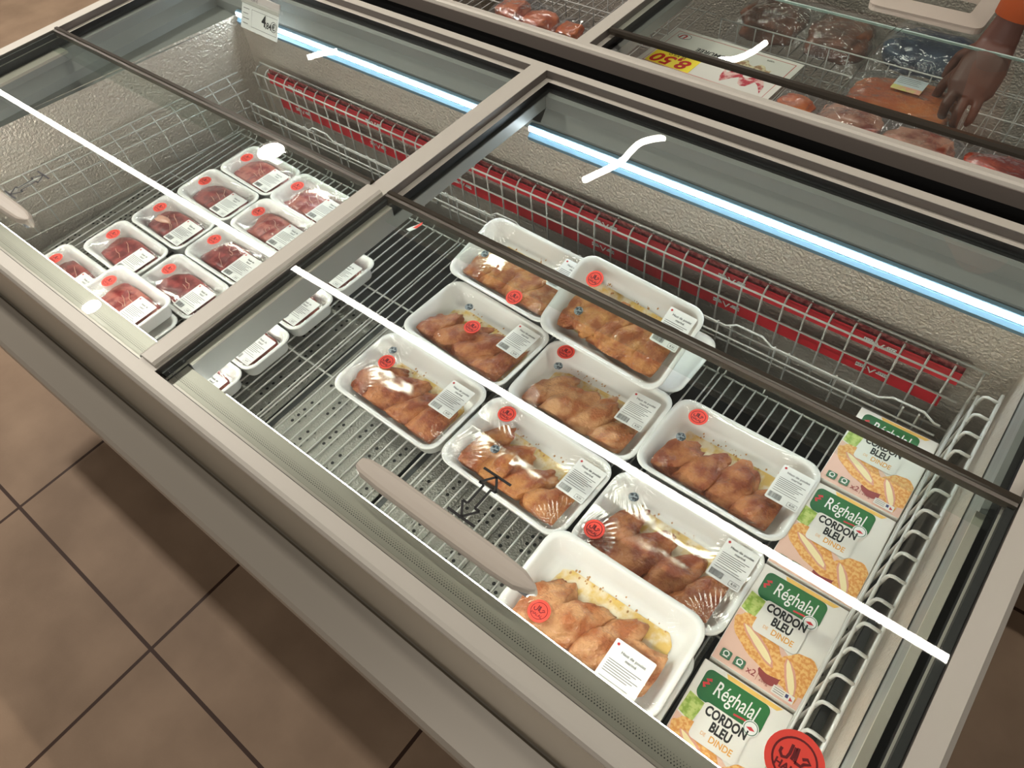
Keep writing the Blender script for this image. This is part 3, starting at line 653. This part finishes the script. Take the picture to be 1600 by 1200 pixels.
chicken_tray('chicken tray third from the front in the left column, halal sticker at its middle', -.722, .648, H - .300, R(-3), st=((-.012, .004), (-.053, .038), (.085, .03)), cm=m_chick2, seed=4)
chicken_tray('foremost chicken tray of the left column with much yellow marinade showing', -.732, .472, H - .300, R(-1), st=((-.078, .018), (-.088, .045), (.083, .026)), cm=m_chick2, seed=5, fill=4)
chicken_tray('chicken tray in the middle column behind the arrow tray, sticker at its corner', -.453, .645, H - .301, R(1), st=((-.092, .06), (-.085, .026), (.088, .02)), cm=m_chick3, seed=6)
chicken_tray('chicken tray right of the middle row, heavily wrinkled film, beside the cartons', -.190, .660, H - .300, R(0), st=((-.085, .055), (-.088, .004), (.10, .018)), cm=m_chick2, seed=7)
chicken_tray('chicken tray seen under the arrow mark of the lid', -.462, .472, H - .300, R(-1.5), st=((-.086, .055), (-.056, -.012), (.098, .027)), cm=m_chick, seed=8)
chicken_tray('darkest chicken tray, second from the front, next to the third carton', -.193, .478, H - .301, R(0), st=((-.104, -.040), (-.086, .044), (.094, .034)), cm=m_chick2, seed=9, fill=4)
chicken_tray('foremost chicken tray in glaring light, stacked on another tray', -.205, .316, H - .262, R(1), st=((-.072, -.042), None, (.068, -.050)), cm=m_chick3, seed=10, fill=4, lw=(.062, .082))
tb = thing('chicken_tray', 'tray underneath the glaring foremost chicken tray', 'food tray', (-.200, .292, GZ), (0, 0, 0), group='chicken trays'); foam_tray('foam_base', .264, .160, .036, .03, tb); film(.25, .15, .0385, tb, 77, .003)

# beef
def beef_tray(label, x, y, z, rz=0., w=.205, h=.117, seed=1, m=m_beef, hs=(-.066, -.002), parts=True):
    t = thing('beef_tray', label, 'food tray', (x, y, z - .038), (0, 0, rz), group='beef trays')
    foam_tray('foam_base', w, h, .036, .024, t)
    for i, (px, py, ln) in enumerate(((.006, -.008, .165), (.040, -.020, .120))):
        b = lump(ln, .125, .026, seed * 5 + i, rough=.2, taper=.15); settle(b, (px, py, .0140 + .004 * i), (0, 0, R(-12 + 25 * i + seed * 7 % 15)), w, h, .036); obj('steak', b, m, t)
    b = bmesh.new(); rnd = random.Random(seed)
    for k_ in range(3):
        x0_ = rnd.uniform(-.045, -.01); P = [(x0_ + j * .014, .022 - j * .006 + rnd.uniform(-.004, .004) - k_ * .014) for j in range(5)]
        tube(b, [(p[0], p[1], .0285 - abs(p[0]) * .12) for p in P], .0008, 5)
    obj('fat_marbling', b, m_fat, t)
    if seed == 3:
        b = lump(.050, .022, .008, 91, sub=3, rough=.4); bmesh.ops.translate(b, verts=b.verts[:], vec=(-.036, -.002, .0285)); obj('fat_patch', b, m_fat, t, rot=(0, 0, R(8)))
    film(w - .004, h - .004, .0392, t, seed + 30, .004)
    halal(t, hs[0], hs[1] + .012, .0396, .0160, R(0)); price_label(t, .062, -.012, .0396, .056, .072, 0, ('Steak de', 'bœuf'))
    return t
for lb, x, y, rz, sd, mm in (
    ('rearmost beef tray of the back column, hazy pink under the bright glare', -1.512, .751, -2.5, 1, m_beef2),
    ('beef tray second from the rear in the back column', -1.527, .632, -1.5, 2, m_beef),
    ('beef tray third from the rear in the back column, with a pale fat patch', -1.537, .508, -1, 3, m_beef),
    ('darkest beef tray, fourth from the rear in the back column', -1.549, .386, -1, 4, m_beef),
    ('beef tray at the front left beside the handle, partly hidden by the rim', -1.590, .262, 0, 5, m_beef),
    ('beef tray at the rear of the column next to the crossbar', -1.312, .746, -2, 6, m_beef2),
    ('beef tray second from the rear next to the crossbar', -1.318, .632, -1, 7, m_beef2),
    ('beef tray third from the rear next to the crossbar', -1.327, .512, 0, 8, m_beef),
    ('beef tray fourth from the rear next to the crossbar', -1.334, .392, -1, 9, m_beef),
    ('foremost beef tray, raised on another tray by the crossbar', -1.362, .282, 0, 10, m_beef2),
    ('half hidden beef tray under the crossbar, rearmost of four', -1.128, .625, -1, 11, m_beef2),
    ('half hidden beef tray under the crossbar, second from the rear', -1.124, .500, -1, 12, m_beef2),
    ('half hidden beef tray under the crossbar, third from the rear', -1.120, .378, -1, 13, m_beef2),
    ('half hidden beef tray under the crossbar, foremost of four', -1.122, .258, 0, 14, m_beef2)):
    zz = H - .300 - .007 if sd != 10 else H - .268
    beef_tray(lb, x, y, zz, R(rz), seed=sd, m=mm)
tb = thing('beef_tray', 'tray underneath the foremost beef tray', 'food tray', (-1.352, .272, GZ), (0, 0, R(-2)), group='beef trays'); foam_tray('foam_base', .205, .117, .034, .024, tb)

# cartons
def carton(label, x, y, rz=0., top=H - .303, w=.128, h=.168, low=False):
    t = thing('food_carton', label, 'carton', (x, y, GZ), (0, 0, rz), group='cordon bleu cartons'); d = top - GZ
    b = bmesh.new(); rbox(b, -w / 2, w / 2, -h / 2, h / 2, 0, d, .0015, 2); obj('box_body', b, m_card, t)
    z = d + .0002
    # printed panels, each a hair above the other
    b = bmesh.new(); poly(b, [(-w / 2 + .001, -h / 2 + .001), (w / 2 - .001, -h / 2 + .001), (w / 2 - .001, -h * .26), (.0, -.012), (-w / 2 + .001, .002)], z, .0001); art = obj('pink_panel', b, m_pink, t)
    b = bmesh.new(); poly(b, [(-.030, h / 2 - .002), (w / 2 - .014, h / 2 - .002), (w / 2 - .020, h / 2 - .008), (-.026, h / 2 - .008)], z, .0001); obj('yellow_stripe', b, m_yel, t)
    b = bmesh.new(); P = rrect(.092, .042, .009, 5); P = [(p[0] - .008, p[1] + h * .325 - (.006 * (1 - (p[0] / .046) ** 2) if p[1] < 0 else -.0)) for p in P]; poly(b, P, z, .0003); ban = obj('green_banner', b, m_green, t)
    b = bmesh.new(); text(b, 'Réghalal', .0300, -.0045, h * .325 + .001, z + .0005, 0, .006, .10, 0, .62); obj('brand_lettering', b, m_white, ban)
    b = bmesh.new(); stroke(b, [(-.042, h * .37), (-.048, h * .355), (-.044, h * .335), (-.050, h * .315), (-.047, h * .29)], .0042, z + .0005); stroke(b, [(.0, h * .235), (.014, h * .245), (.034, h * .235)], .0026, z + .0005); obj('red_swirl', b, m_redp, ban)
    b = bmesh.new(); poly(b, [(-w / 2 + .002, .004), (-.040, -.002), (-.036, .03), (-w / 2 + .004, .034)], z, .0001); obj('lettuce_print', b, m_lett, t)
    # cordon bleu pictures
    def blob(cx, cy, L_, W_, a, m1, zl, nm, sd):
        g = bmesh.new(); P = []
        for k_ in range(36):
            th = 2 * math.pi * k_ / 36; rr = 1 + .06 * math.sin(3 * th + sd) + .03 * math.sin(9 * th + sd); P.append((cx + math.cos(a) * L_ / 2 * math.cos(th) * rr - math.sin(a) * W_ / 2 * math.sin(th) * rr, cy + math.sin(a) * L_ / 2 * math.cos(th) * rr + math.cos(a) * W_ / 2 * math.sin(th) * rr))
        P = [(max(-w / 2 + .0015, min(w / 2 - .0015, p[0])), max(-h / 2 + .002, p[1])) for p in P]
        poly(g, P, zl, .00015); return obj(nm, g, m1, t)
    blob(.042, -.040, .058, .060, R(-50), m_bread, z + .0002, 'breading_print', 1)
    blob(-.018, -.030, .098, .046, R(-30), m_bread, z + .0004, 'breading_print', 2)
    blob(.012, -.062, .03, .024, 0, m_plum, z + .00035, 'sauce_print', 5)
    blob(-.018, -.032, .066, .016, R(-30), m_ham, z + .0006, 'ham_print', 3); blob(-.018, -.032, .060, .010, R(-30), m_cream, z + .0008, 'cheese_print', 4)
    blob(.036, -.050, .062, .024, R(-60), m_bread, z + .0007, 'breading_print', 2); blob(.036, -.050, .052, .015, R(-60), m_ham, z + .0009, 'ham_print', 3); blob(.036, -.050, .047, .009, R(-60), m_cream, z + .0011, 'cheese_print', 4)
    b = bmesh.new(); P = rrect(.066, .052, .006, 4); poly(b, [(p[0] - .004, p[1] + .008) for p in P], z + .0012, .0002); tp = obj('white_panel', b, m_card, t)
    b = bmesh.new(); text(b, 'CORDON', .0180, -.003, .0240, z + .0016, 0, .040, 0, 0, .72); text(b, 'BLEU', .0180, -.003, .0080, z + .0016, 0, .040, 0, 0, .72); obj('product_lettering', b, m_ink, tp)
    b = bmesh.new(); text(b, 'DE', .007, -.021, -.0055, z + .0016, 0, .0, 0, 0, .85); text(b, 'DINDE', .0125, .004, -.0065, z + .0016, 0, .02, 0, 0, .85); obj('kind_lettering', b, m_orangep, tp)
    b = bmesh.new(); poly(b, circle(.0105, 24, .026, .036), z + .0012, .0003); bd = obj('round_badge', b, m_white, t); b = bmesh.new(); ring(b, .0082, .0092, z + .0017, cx=.026, cy=.036); obj('badge_ring', b, m_greeni, bd)
    b = bmesh.new(); poly(b, [(.020, .035), (.026, .038), (.032, .035), (.026, .033)], z + .0016, .0001); obj('badge_mark', b, m_redp, bd)
    for q in (-.048, -.028):
        b = bmesh.new(); poly(b, [(p[0] + q, p[1] - h / 2 + .014) for p in rrect(.015, .013, .002, 2)], z + .0012, .0002); ic = obj('green_icon', b, m_greeni, t)
        b = bmesh.new(); ring(b, .003, .0045, z + .0016, 16, q, -h / 2 + .015); stroke(b, [(q - .004, -h / 2 + .0105), (q + .004, -h / 2 + .0105)], .001, z + .0016); obj('icon_mark', b, m_white, ic)
    b = bmesh.new(); text(b, 'x2', .013, -.010, -h / 2 + .0125, z + .0012, 0, .01); text(b, '200g', .0085, .009, -h / 2 + .0105, z + .0012, 0, .0, 0, 0, .8); stroke(b, [(-.001, -h / 2 + .006), (-.001, -h / 2 + .019)], .0005, z + .0012); obj('weight_lettering', b, m_plum, t)
    b = bmesh.new(); poly(b, [(.022, -h / 2 + .004), (.052, -h / 2 + .004), (.052, -h / 2 + .015), (.022, -h / 2 + .015)], z + .0012, .0002); pn = obj('white_notice', b, m_card, t)
    b = bmesh.new()
    for i in range(3): stroke(b, [(.024, -h / 2 + .0065 + .003 * i), (.038, -h / 2 + .0065 + .003 * i)], .0009, z + .0016)
    obj('small_print', b, m_greyink, pn)
    b = bmesh.new(); poly(b, [(.040, -h / 2 + .008), (.044, -h / 2 + .008), (.044, -h / 2 + .013), (.040, -h / 2 + .013)], z + .0015, .0001); obj('blue_mark', b, mat('print_blue', (60, 60, 110), .5), pn)
    b = bmesh.new(); poly(b, [(.046, -h / 2 + .006), (.051, -h / 2 + .008), (.046, -h / 2 + .012)], z + .0015, .0001); obj('red_mark', b, m_redp, pn)
    return t
carton('rearmost cordon bleu carton, crossed by the dark lid trim', -.001, .810, R(0))
carton('second cordon bleu carton from the rear', .000, .635, R(1))
carton('third cordon bleu carton from the rear', .003, .462, R(1.5))
carton('foremost cordon bleu carton, cut by the lower picture edge', .004, .288, R(2))
# big halal sticker stuck to the glass near the lower right
t = thing('halal_sticker', 'large round red halal sticker stuck on the lid glass at the lower right', 'sticker', (.064, .232, ZF + .0048))
halal(t, 0, 0, 0, .0265, name='sticker_disc')

# ---------------------------------------------------------------- second freezer behind
fz2, part2 = freezer('second grey chest freezer standing parallel behind the first one', -1.97, 1.3, 1.155, (-.855, -.825), detail=False)
y2 = 1.155
for q in ():
    pass
Z2 = H - .004
def lid2(label, x0, x1, y0, y1, z, trim=True):
    cx, cy = (x0 + x1) / 2, (y0 + y1) / 2; t = thing('glass_lid', label, 'lid', (cx, cy, z))
    b = bmesh.new(); box(b, x0 - cx, x1 - cx, y0 - cy, y1 - cy, 0, .004); obj('glass_pane', b, m_glass, t)
    b = bmesh.new(); box(b, x0 - cx, x1 - cx, y1 - cy, y1 - cy + .003, .0, .0045); obj('pane_edge', b, m_glassedge, t)
    if trim:
        b = bmesh.new(); yy = y0 - cy; prism(b, [(yy - .006, -.005), (yy + .006, -.005), (yy + .007, .002), (yy + .003, .007), (yy - .005, .0075), (yy - .007, .002)], x0 - cx, x1 - cx, 'x'); obj('edge_trim', fixn(b), m_trim, t)
    return t
l2 = lid2('near glass lid of the rear freezer above the price poster', -.82, 1.1, 1.243, 1.510, Z2)
b = bmesh.new()
for dx in (-.006, .006): stroke(b, [(.0 + dx - .49, .112), (.004 + dx - .49, .138)], .0016, .0046)
obj('pen_marks', b, m_ink, l2)
l3 = lid2('far glass lid of the rear freezer carrying a cream frame handle', -.82, -.214, 1.545, 2.05, H - .003, False)
# cream handle frame on it
t = thing('frame_handle', 'cream plastic frame handle at the top right of the rear freezer', 'handle', (-.322, 1.625, H + .0015))
b = bmesh.new()
out = rrect(.212, .150, .016, 4); inn = [(p[0] - .006, p[1] + .004) for p in rrect(.155, .075, .006, 4)]
A = [b.verts.new((p[0], p[1], .012)) for p in out]; B = [b.verts.new((p[0], p[1], .016)) for p in inn]; A2 = [b.verts.new((p[0], p[1], 0)) for p in out]; B2 = [b.verts.new((p[0], p[1], 0)) for p in inn]
n = len(A)
for k in range(n):
    j = (k + 1) % n; b.faces.new((A[k], A[j], B[j], B[k])); b.faces.new((A2[k], A[k], A[j], A2[j])); b.faces.new((B[k], B2[k], B2[j], B[j]))
obj('frame', fixn(b), m_handle, t)

# shelf grid and fence inside the rear freezer
def back_grid(label, x0, x1, y0, y1, z):
    cx, cy = (x0 + x1) / 2, (y0 + y1) / 2; t = thing('wire_shelf', label, 'wire shelf', (cx, cy, z)); b = bmesh.new(); x = x0
    while x < x1: tube(b, [(x - cx, y0 - cy, 0), (x - cx, y1 - cy, 0)], .0014, 5); x += .028
    y = y0
    while y < y1: tube(b, [(x0 - cx, y - cy, -.003), (x1 - cx, y - cy, -.003)], .0016, 5); y += .16
    obj('wires', b, m_wire, t)
back_grid('wire shelf in the left half of the rear freezer', -1.85, -.90, 1.235, 1.90, H - .26)
back_grid('wire shelf in the right half of the rear freezer', -.78, 1.0, 1.235, 1.90, H - .26)
def fence2(label, x0, x1, y, z0, z1):
    cx = (x0 + x1) / 2; t = thing('wire_fence', label, 'wire fence', (cx, y, z0)); b = bmesh.new(); x = x0
    while x < x1: tube(b, [(x - cx, 0, 0), (x - cx, 0, z1 - z0)], .0015, 5); x += .045
    obj('upright_wires', b, m_wire, t); b = bmesh.new()
    for z in (.0, (z1 - z0) * .5, z1 - z0): tube(b, [(x0 - cx, -.003, z), (x1 - cx, -.003, z)], .0019, 5)
    obj('level_wires', b, m_wire, t)
fence2('wire fence across the left half of the rear freezer', -1.8, -.9, 1.62, H - .25, H - .13)
fence2('wire fence across the right half of the rear freezer', -.78, .9, 1.66, H - .25, H - .15)

m_marin = mat('marinated_meat', (190, 86, 34), .3, vary=1.3, vscale=16, col2=(216, 122, 58), coat=.5, bump=.3, bscale=50, bdist=.003)
m_pale = mat('pale_meat', (186, 138, 116), .3, vary=1.5, vscale=22, col2=(126, 60, 48), coat=.5, bump=.3, bscale=50, bdist=.003)
m_redm = mat('dark_red_meat', (120, 34, 26), .25, vary=1.3, vscale=22, col2=(160, 62, 42), coat=.6, bump=.4, bscale=50, bdist=.003)
m_paleo = mat('pale_orange_meat', (206, 122, 84), .3, vary=1.4, vscale=28, col2=(176, 84, 50), coat=.5, bump=.3, bscale=60, bdist=.003)
m_spice = mat('spiced_meat', (150, 88, 66), .4, vary=2., vscale=60, col2=(206, 168, 130), coat=.3, bump=.5, bscale=90, bdist=.003)
def bag(label, x, y, z, w, h, th, rz, m, seed, pieces=1, rx_=0., margin=.022):
    t = thing('meat_bag', label, 'vacuum bag', (x, y, z), (rx_, 0, rz), group='vacuum bags of meat')
    for i in range(pieces):
        # slab of meat: rounded block with noise
        b = bmesh.new(); bmesh.ops.create_icosphere(b, subdivisions=4, radius=1); o = Vector((seed + i * 3.3, seed * 2.1, i))
        W_ = w / pieces
        for v in b.verts:
            p = v.co.copy(); nn = noise.noise(p * 1.8 + o) * .20 + noise.noise(p * 5 + o) * .08
            q = Vector([math.copysign(abs(c) ** .65, c) for c in p]) * (1 + nn)
            v.co = Vector((q.x * (W_ / 2 - margin * .4), q.y * (h / 2 - margin), q.z * th / 2 + th / 2))
        for f in b.faces: f.smooth = True
        obj('meat_piece', b, m, t, loc=((i - (pieces - 1) / 2) * W_, 0, .002), rot=(0, 0, R(seed * 13 % 7)))
    b = bmesh.new(); nx, ny = 30, 24; V = []
    for j in range(ny + 1):
        for i in range(nx + 1):
            u, v = i / nx * 2 - 1, j / ny * 2 - 1; e = max(0, (1 - u ** 6) * (1 - v ** 6)); px = u * w / 2 * 1.06; py = v * h / 2 * 1.06
            zz = .002 + (th * 1.12) * e ** .7 + .007 * noise.noise(Vector((px * 25 + seed, py * 25, 0))) * (1.4 - e); V.append(b.verts.new((px, py, max(.001, zz))))
    for j in range(ny):
        for i in range(nx):
            a = j * (nx + 1) + i; f = b.faces.new((V[a], V[a + 1], V[a + nx + 2], V[a + nx + 1])); f.smooth = True
    obj('clear_film', b, m_filmb, t)
    return t
bg = bag('large vacuum bag of orange marinated meat with a white and yellow label', -.288, 1.470, H - .128, .215, .165, .030, R(4), m_marin, 3, 1)
b = bmesh.new(); poly(b, [(-.028, -.006), (.028, -.006), (.028, .028), (-.028, .028)], .0, .0006); lb_ = obj('paper_label', b, mat('pale_blue_label', (206, 216, 220), .5), bg, loc=(.000, .020, .0385), rot=(0, 0, R(-4)))
b = bmesh.new(); poly(b, [(-.028, -.022), (.028, -.022), (.028, -.006), (-.028, -.006)], .0002, .0006); obj('yellow_band', b, mat('label_yellow', (214, 210, 130), .5, vary=1.2, vscale=60, col2=(232, 170, 150)), lb_)
b = bmesh.new()
for i in range(4): stroke(b, [(-.024, .022 - i * .006), (.014 + .004 * (i % 2), .022 - i * .006)], .0014, .0009)
obj('small_print', b, m_greyink, lb_)
bag('vacuum bag of pale ribs in front of the large marinated bag', -.270, 1.322, H - .112, .26, .115, .034, R(-3), m_pale, 5, 2)
bag('vacuum bag of dark red glazed meat at the right picture edge', -.005, 1.318, H - .112, .25, .115, .036, R(-2), m_redm, 6, 1)
bag('small vacuum bag with one orange fillet beside the poster', -.443, 1.325, H - .108, .085, .10, .024, R(-8), m_marin, 7, 1)
bag('vacuum bag of spiced meat lying under the price poster', -.735, 1.44, H - .205, .22, .24, .05, R(4), m_spice, 8, 1)
bag('vacuum bag of folded orange meat in the rear freezer left half', -1.205, 1.44, H - .185, .20, .12, .05, R(-8), m_paleo, 9, 2)
bag('vacuum bag with an orange cutlet touching the rear freezer crossbar', -1.070, 1.44, H - .175, .08, .10, .03, R(5), m_marin, 10, 1)
bag('small clear bag of meat cubes by the rear freezer crossbar', -1.000, 1.43, H - .175, .05, .08, .03, R(0), m_paleo, 11, 1)
bag('brown vacuum bag of meat far back in the rear freezer', -.62, 1.80, H - .24, .34, .18, .07, R(0), mat('brown_meat', (96, 60, 44), .35, vary=1.4, vscale=14, col2=(140, 88, 66), coat=.4), 12, 2)
bag('dark blue frozen bag far back in the rear freezer', -.33, 1.80, H - .22, .22, .18, .07, R(0), mat('blue_bag', (28, 44, 70), .3, vary=1.4, vscale=20, col2=(56, 74, 96), coat=.5), 13, 1)

# poster, upside down towards us
t = thing('price_poster', 'white poster with red border and yellow 8,50 price lying upside down', 'poster', (-.660, 1.418, H - .112), (R(2), 0, R(179)))
b = bmesh.new(); poly(b, [(-.155, -.088), (.155, -.088), (.155, .088), (-.155, .088)], 0, .0012); ps = obj('sheet', b, mat('poster_paper', (232, 228, 220), .4), t); z = .0014
b = bmesh.new(); stroke(b, [(-.142, -.076), (.142, -.076), (.142, .076), (-.142, .076), (-.142, -.076)], .0018, z); obj('red_border', b, m_redp, ps)
b = bmesh.new(); poly(b, [(.030, .018), (.138, .018), (.138, .074), (.030, .074)], z, .0004); yp = obj('yellow_panel', b, mat('poster_yellow', (255, 232, 66), .45), ps)
b = bmesh.new(); text(b, '8,50', .052, .084, .050, z + .0008, 0, .028, .2); obj('price_lettering', b, mat('price_red', (206, 40, 34), .5), yp)
b = bmesh.new(); text(b, 'LE KILO', .012, .085, .0255, z + .0008, 0, .01); obj('unit_lettering', b, m_ink, yp)
b = bmesh.new(); text(b, 'SAUMURÉE', .019, .020, -.024, z + .0004, 0, .02); text(b, 'VSM', .009, -.09, -.064, z + .0004, 0, 0); obj('title_lettering', b, m_ink, ps)
b = bmesh.new(); poly(b, circle(.016, 28, .118, -.058, .72), z, .0004, 0); lo = obj('logo_oval', b, m_white, ps)
b = bmesh.new()
P0 = circle(.016, 28, .118, -.058, .72); stroke(b, P0 + [P0[0]], .0012, z + .0008); obj('logo_outline', b, m_ink, lo)
b = bmesh.new(); text(b, 'U', .022, .118, -.058, z + .0009, 0, .045, .25); obj('logo_letter', b, mat('logo_red', (196, 40, 36), .5), lo)
b = bmesh.new(); P = [(-.03 - .10 * (k_ / 11) + 0, .044 + .016 * math.sin(k_ * 1.3) + .006 * (k_ % 2)) for k_ in range(12)]; Q = [(p[0] + .004, p[1] - .034 - .005 * math.sin(i)) for i, p in enumerate(P)][::-1]; poly(b, P + Q, z, .0003); obj('meat_picture', b, mat('print_meat', (190, 60, 74), .5, vary=1.6, vscale=60, col2=(232, 196, 190)), ps)
b = bmesh.new(); P = [(-.02 - .09 * (k_ / 9), -.002 + .010 * math.sin(k_ * 1.7)) for k_ in range(10)]; Q = [(p[0], p[1] - .030) for p in P][::-1]; poly(b, P + Q, z, .0003); obj('salad_picture', b, mat('print_salad', (170, 130, 96), .5, vary=2., vscale=70, col2=(232, 220, 180)), ps)

# ---------------------------------------------------------------- shopper's arm reaching into the rear freezer
t = thing('person', 'person reaching into the rear freezer, rust orange sleeve, finger on the bag label', 'person', (-.180, 1.540, H - .004))
def limb(b, pts, rads, n=12, flat=1.):
    pts = [Vector(p) for p in pts]; rings = []; u = None
    for i, p in enumerate(pts):
        d = (pts[min(i + 1, len(pts) - 1)] - pts[max(i - 1, 0)]).normalized()
        u = Vector((1, 0, 0)) if u is None else u; u = (u - d * u.dot(d)).normalized(); w = d.cross(u)
        rings.append([b.verts.new(p + (u * math.cos(2 * math.pi * k / n) + w * math.sin(2 * math.pi * k / n) * flat) * rads[i]) for k in range(n)])
    for a, c in zip(rings, rings[1:]):
        for k in range(n): b.faces.new((a[k], a[(k + 1) % n], c[(k + 1) % n], c[k])).smooth = True
    b.faces.new(rings[0][::-1]); b.faces.new(rings[-1])
m_skin = mat('skin', (92, 56, 44), .45, sss=.0)
b = bmesh.new()
limb(b, [(.012, .020, .10), (.004, .010, .045), (.0, .0, .005), (-.002, -.030, -.025), (-.004, -.062, -.052), (-.006, -.078, -.066)], [.029, .026, .033, .042, .042, .030], 14, .55)
for fp, rr in (([(-.034, -.040, -.035), (-.052, -.044, -.066), (-.058, -.040, -.092), (-.062, -.036, -.116)], .0100), ([(-.022, -.066, -.052), (-.028, -.092, -.075), (-.026, -.098, -.100), (-.020, -.088, -.118)], .0100),
               ([(-.002, -.072, -.058), (-.002, -.100, -.078), (-.001, -.106, -.100), (.002, -.094, -.116)], .0095), ([(.018, -.066, -.052), (.022, -.090, -.070), (.022, -.098, -.090), (.018, -.090, -.104)], .0085),
               ([(-.030, -.006, -.010), (-.050, -.004, -.030), (-.058, -.008, -.055), (-.060, -.014, -.072)], .0110)):
    limb(b, fp, [rr * 1.15, rr, rr * .9, rr * .62], 10)
o = obj('hand', fixn(b), m_skin, t); rm = o.modifiers.new('remesh', 'REMESH'); rm.mode = 'VOXEL'; rm.voxel_size = .0035; rm.use_smooth_shade = True
b = bmesh.new(); limb(b, [(.008, .014, .050), (.018, .030, .14), (.045, .08, .30), (.09, .16, .46), (.14, .28, .60)], [.036, .040, .046, .054, .064], 18, .9); obj('sleeve', b, mat('rust_sleeve', (178, 80, 34), .8, bump=.3, bscale=30, bdist=.004), t)

# things of one kind that occur more than once share a group
from collections import defaultdict
kinds = defaultdict(list)
for o in bpy.data.objects:
    if o.parent is None and 'category' in o and 'group' not in o: kinds[o['category']].append(o)
NAMES = {'ceiling lamp': 'lamps hanging under the shop ceiling', 'freezer': 'chest freezers of the aisle', 'light strip': 'LED strips inside the freezers', 'lid': 'glass lids of the freezers',
         'wire shelf': 'wire shelves in the freezers', 'wire divider': 'wire screens in the front freezer', 'wire fence': 'low wire fences in the freezers', 'label rail': 'red label rails on the rear wall'}
for k, L in kinds.items():
    if len(L) > 1 and k in NAMES:
        for o in L: o['group'] = NAMES[k]
